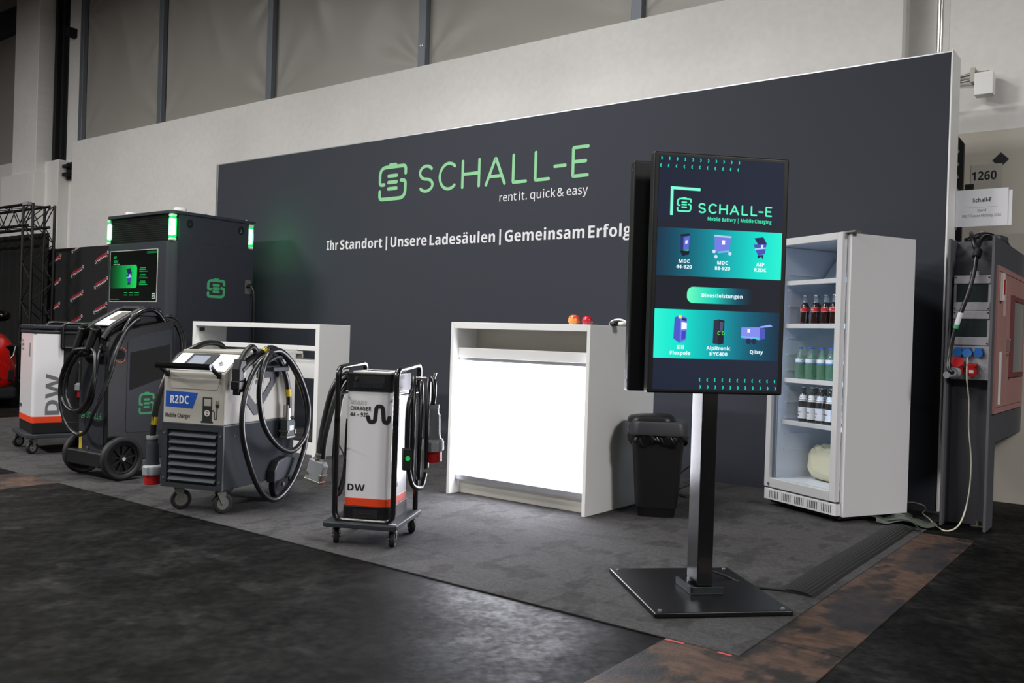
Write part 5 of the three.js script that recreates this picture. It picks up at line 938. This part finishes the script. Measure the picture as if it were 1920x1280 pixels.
// loose plastic sheet behind the fridge
{
  const g = new THREE.PlaneGeometry(0.34, 0.36, 26, 26).rotateX(-Math.PI / 2), p = g.attributes.position;
  for (let i = 0; i < p.count; i++) { const x = p.getX(i), z = p.getZ(i); p.setY(i, 0.004 + 0.012 * (1 + Math.sin(x * 31 + z * 9)) + 0.008 * (1 + Math.sin(z * 43 - x * 15)) * 0.6); p.setX(i, x + 0.03 * Math.sin(z * 14)); p.setZ(i, z + 0.03 * Math.sin(x * 17)); }
  g.computeVertexNormals();
  const s = single('plastic_sheet', g, phys(0x596058, 0.35, { side: THREE.DoubleSide }), 'crumpled grey plastic sheet on the carpet behind the fridge', 'sheet'); s.position.set(-1.36, FL, 0.56); s.rotation.y = 0.5;
}
// ---------------------------------------------------------------- things on the pillar and the booth wall's end
{
  const s = thing('stand_sign', 'white paper stand sign with printed lines at the end of the booth wall', 'sign', [-1.228, 0, -0.22]);
  part('backing', bx(0.03, 0.335, 1.885, 2.115, -0.006, -0.002), M.paper, s);
  const p = part('sheet', bx(0.001, 0.312, 1.885, 2.13, 0, 0.0016), M.paper, s);
  print('Schall-E', 0.11, 0.026, M.ink, p, [0.105, 2.045, 0.0024]); print('Stand', 0.052, 0.016, M.inkGrey, p, [0.133, 1.982, 0.0024], null, FR); print('VOLT Future Mobility 2026', 0.232, 0.017, M.inkGrey, p, [0.042, 1.947, 0.0024], null, FR);
  part('small_print', bx(0.068, 0.25, 2.01, 2.0125, 0.0017, 0.0022), M.inkPale, p);
}
{
  const n = thing('number_plate', 'clear plate with the number 1260 on the beige pillar', 'plate', [-1.24, 0, HZ + 0.006]);
  part('plate', bx(0.0, 0.2, 2.2, 2.4, 0.0005, 0.003), std(0xbdb9b1, 0.3), n); print('1260', 0.16, 0.062, M.ink, n, [0.005, 2.29, 0.0036]);
  single('diamond_sticker', new THREE.BoxGeometry(0.075, 0.075, 0.002).rotateZ(Math.PI / 4).translate(-1.052, 2.425, HZ + 0.0075), std(0x2d2c2f, 0.6), 'dark diamond sticker on the beige pillar', 'sticker');
  const b = thing('sensor_box', 'small white box on a conduit arm fixed to the white pillar', 'box', [-1.215, 0, HZ]);
  part('box', bx(0.0, 0.12, 2.87, 3.03, 0.05, 0.15, 0.006), M.white, b); part('conduit', [sweep([[-0.17, 3.045, 0.03], [-0.01, 3.05, 0.06], [0.08, 3.045, 0.08]], 0.011, 8), sweep([[-0.17, 3.005, 0.03], [0.0, 3.01, 0.06]], 0.009, 8), bx(-0.04, -0.01, 2.99, 3.09, 0.0, 0.08)], M.zinc, b);
  part('bracket', bx(0.03, 0.09, 2.9, 3.0, 0.001, 0.05), M.zinc, b);
  const r = thing('slotted_rail', 'black slotted metal rail standing behind the booth wall', 'rail', [-1.305, 0, -0.52]);
  part('rail', [extrude([[0, 0], [0.07, 0], [0.07, 2.5], [0, 2.6]], 0.03, 0.003)], M.black, r);
  for (let k = 0; k < 9; k++) part('slot', cylZ(0.011, 0.002, 12).scale(1, 1.2, 1), M.plugGrey, r, [0.03, 2.45 - k * 0.09, 0.031]);
  part('stay', bx(0.075, 0.13, 2.0, 2.22, -0.02, 0.0), M.blackMatt, r);
}
// small things on the carpet by the counters
single('counter_cord', cable([[-2.9, 0.015, 0.62], [-2.72, 0.015, 0.66], [-2.6, 0.015, 0.6], [-2.52, 0.05, 0.5], [-2.5, 0.14, 0.42], [-2.56, 0.17, 0.36], [-2.64, 0.1, 0.4], [-2.62, 0.02, 0.5], [-2.5, 0.015, 0.72], [-2.38, 0.015, 0.82]].map(([a, b, c]) => [a - 0.24, b, c]), 0.008, 90, 8), M.rubber, 'dark cord looped on the carpet behind the waste bin', 'cord');
single('round_cap', lathe([[0, 0.009], [0.055, 0.009], [0.068, 0.006], [0.07, 0]], 28).translate(0, FL, 0), M.whiteMatt, 'flat round white cap on the carpet below the open counter', 'cap').position.set(-6.02, 0, 1.55);
renderer.render(scene, camera);
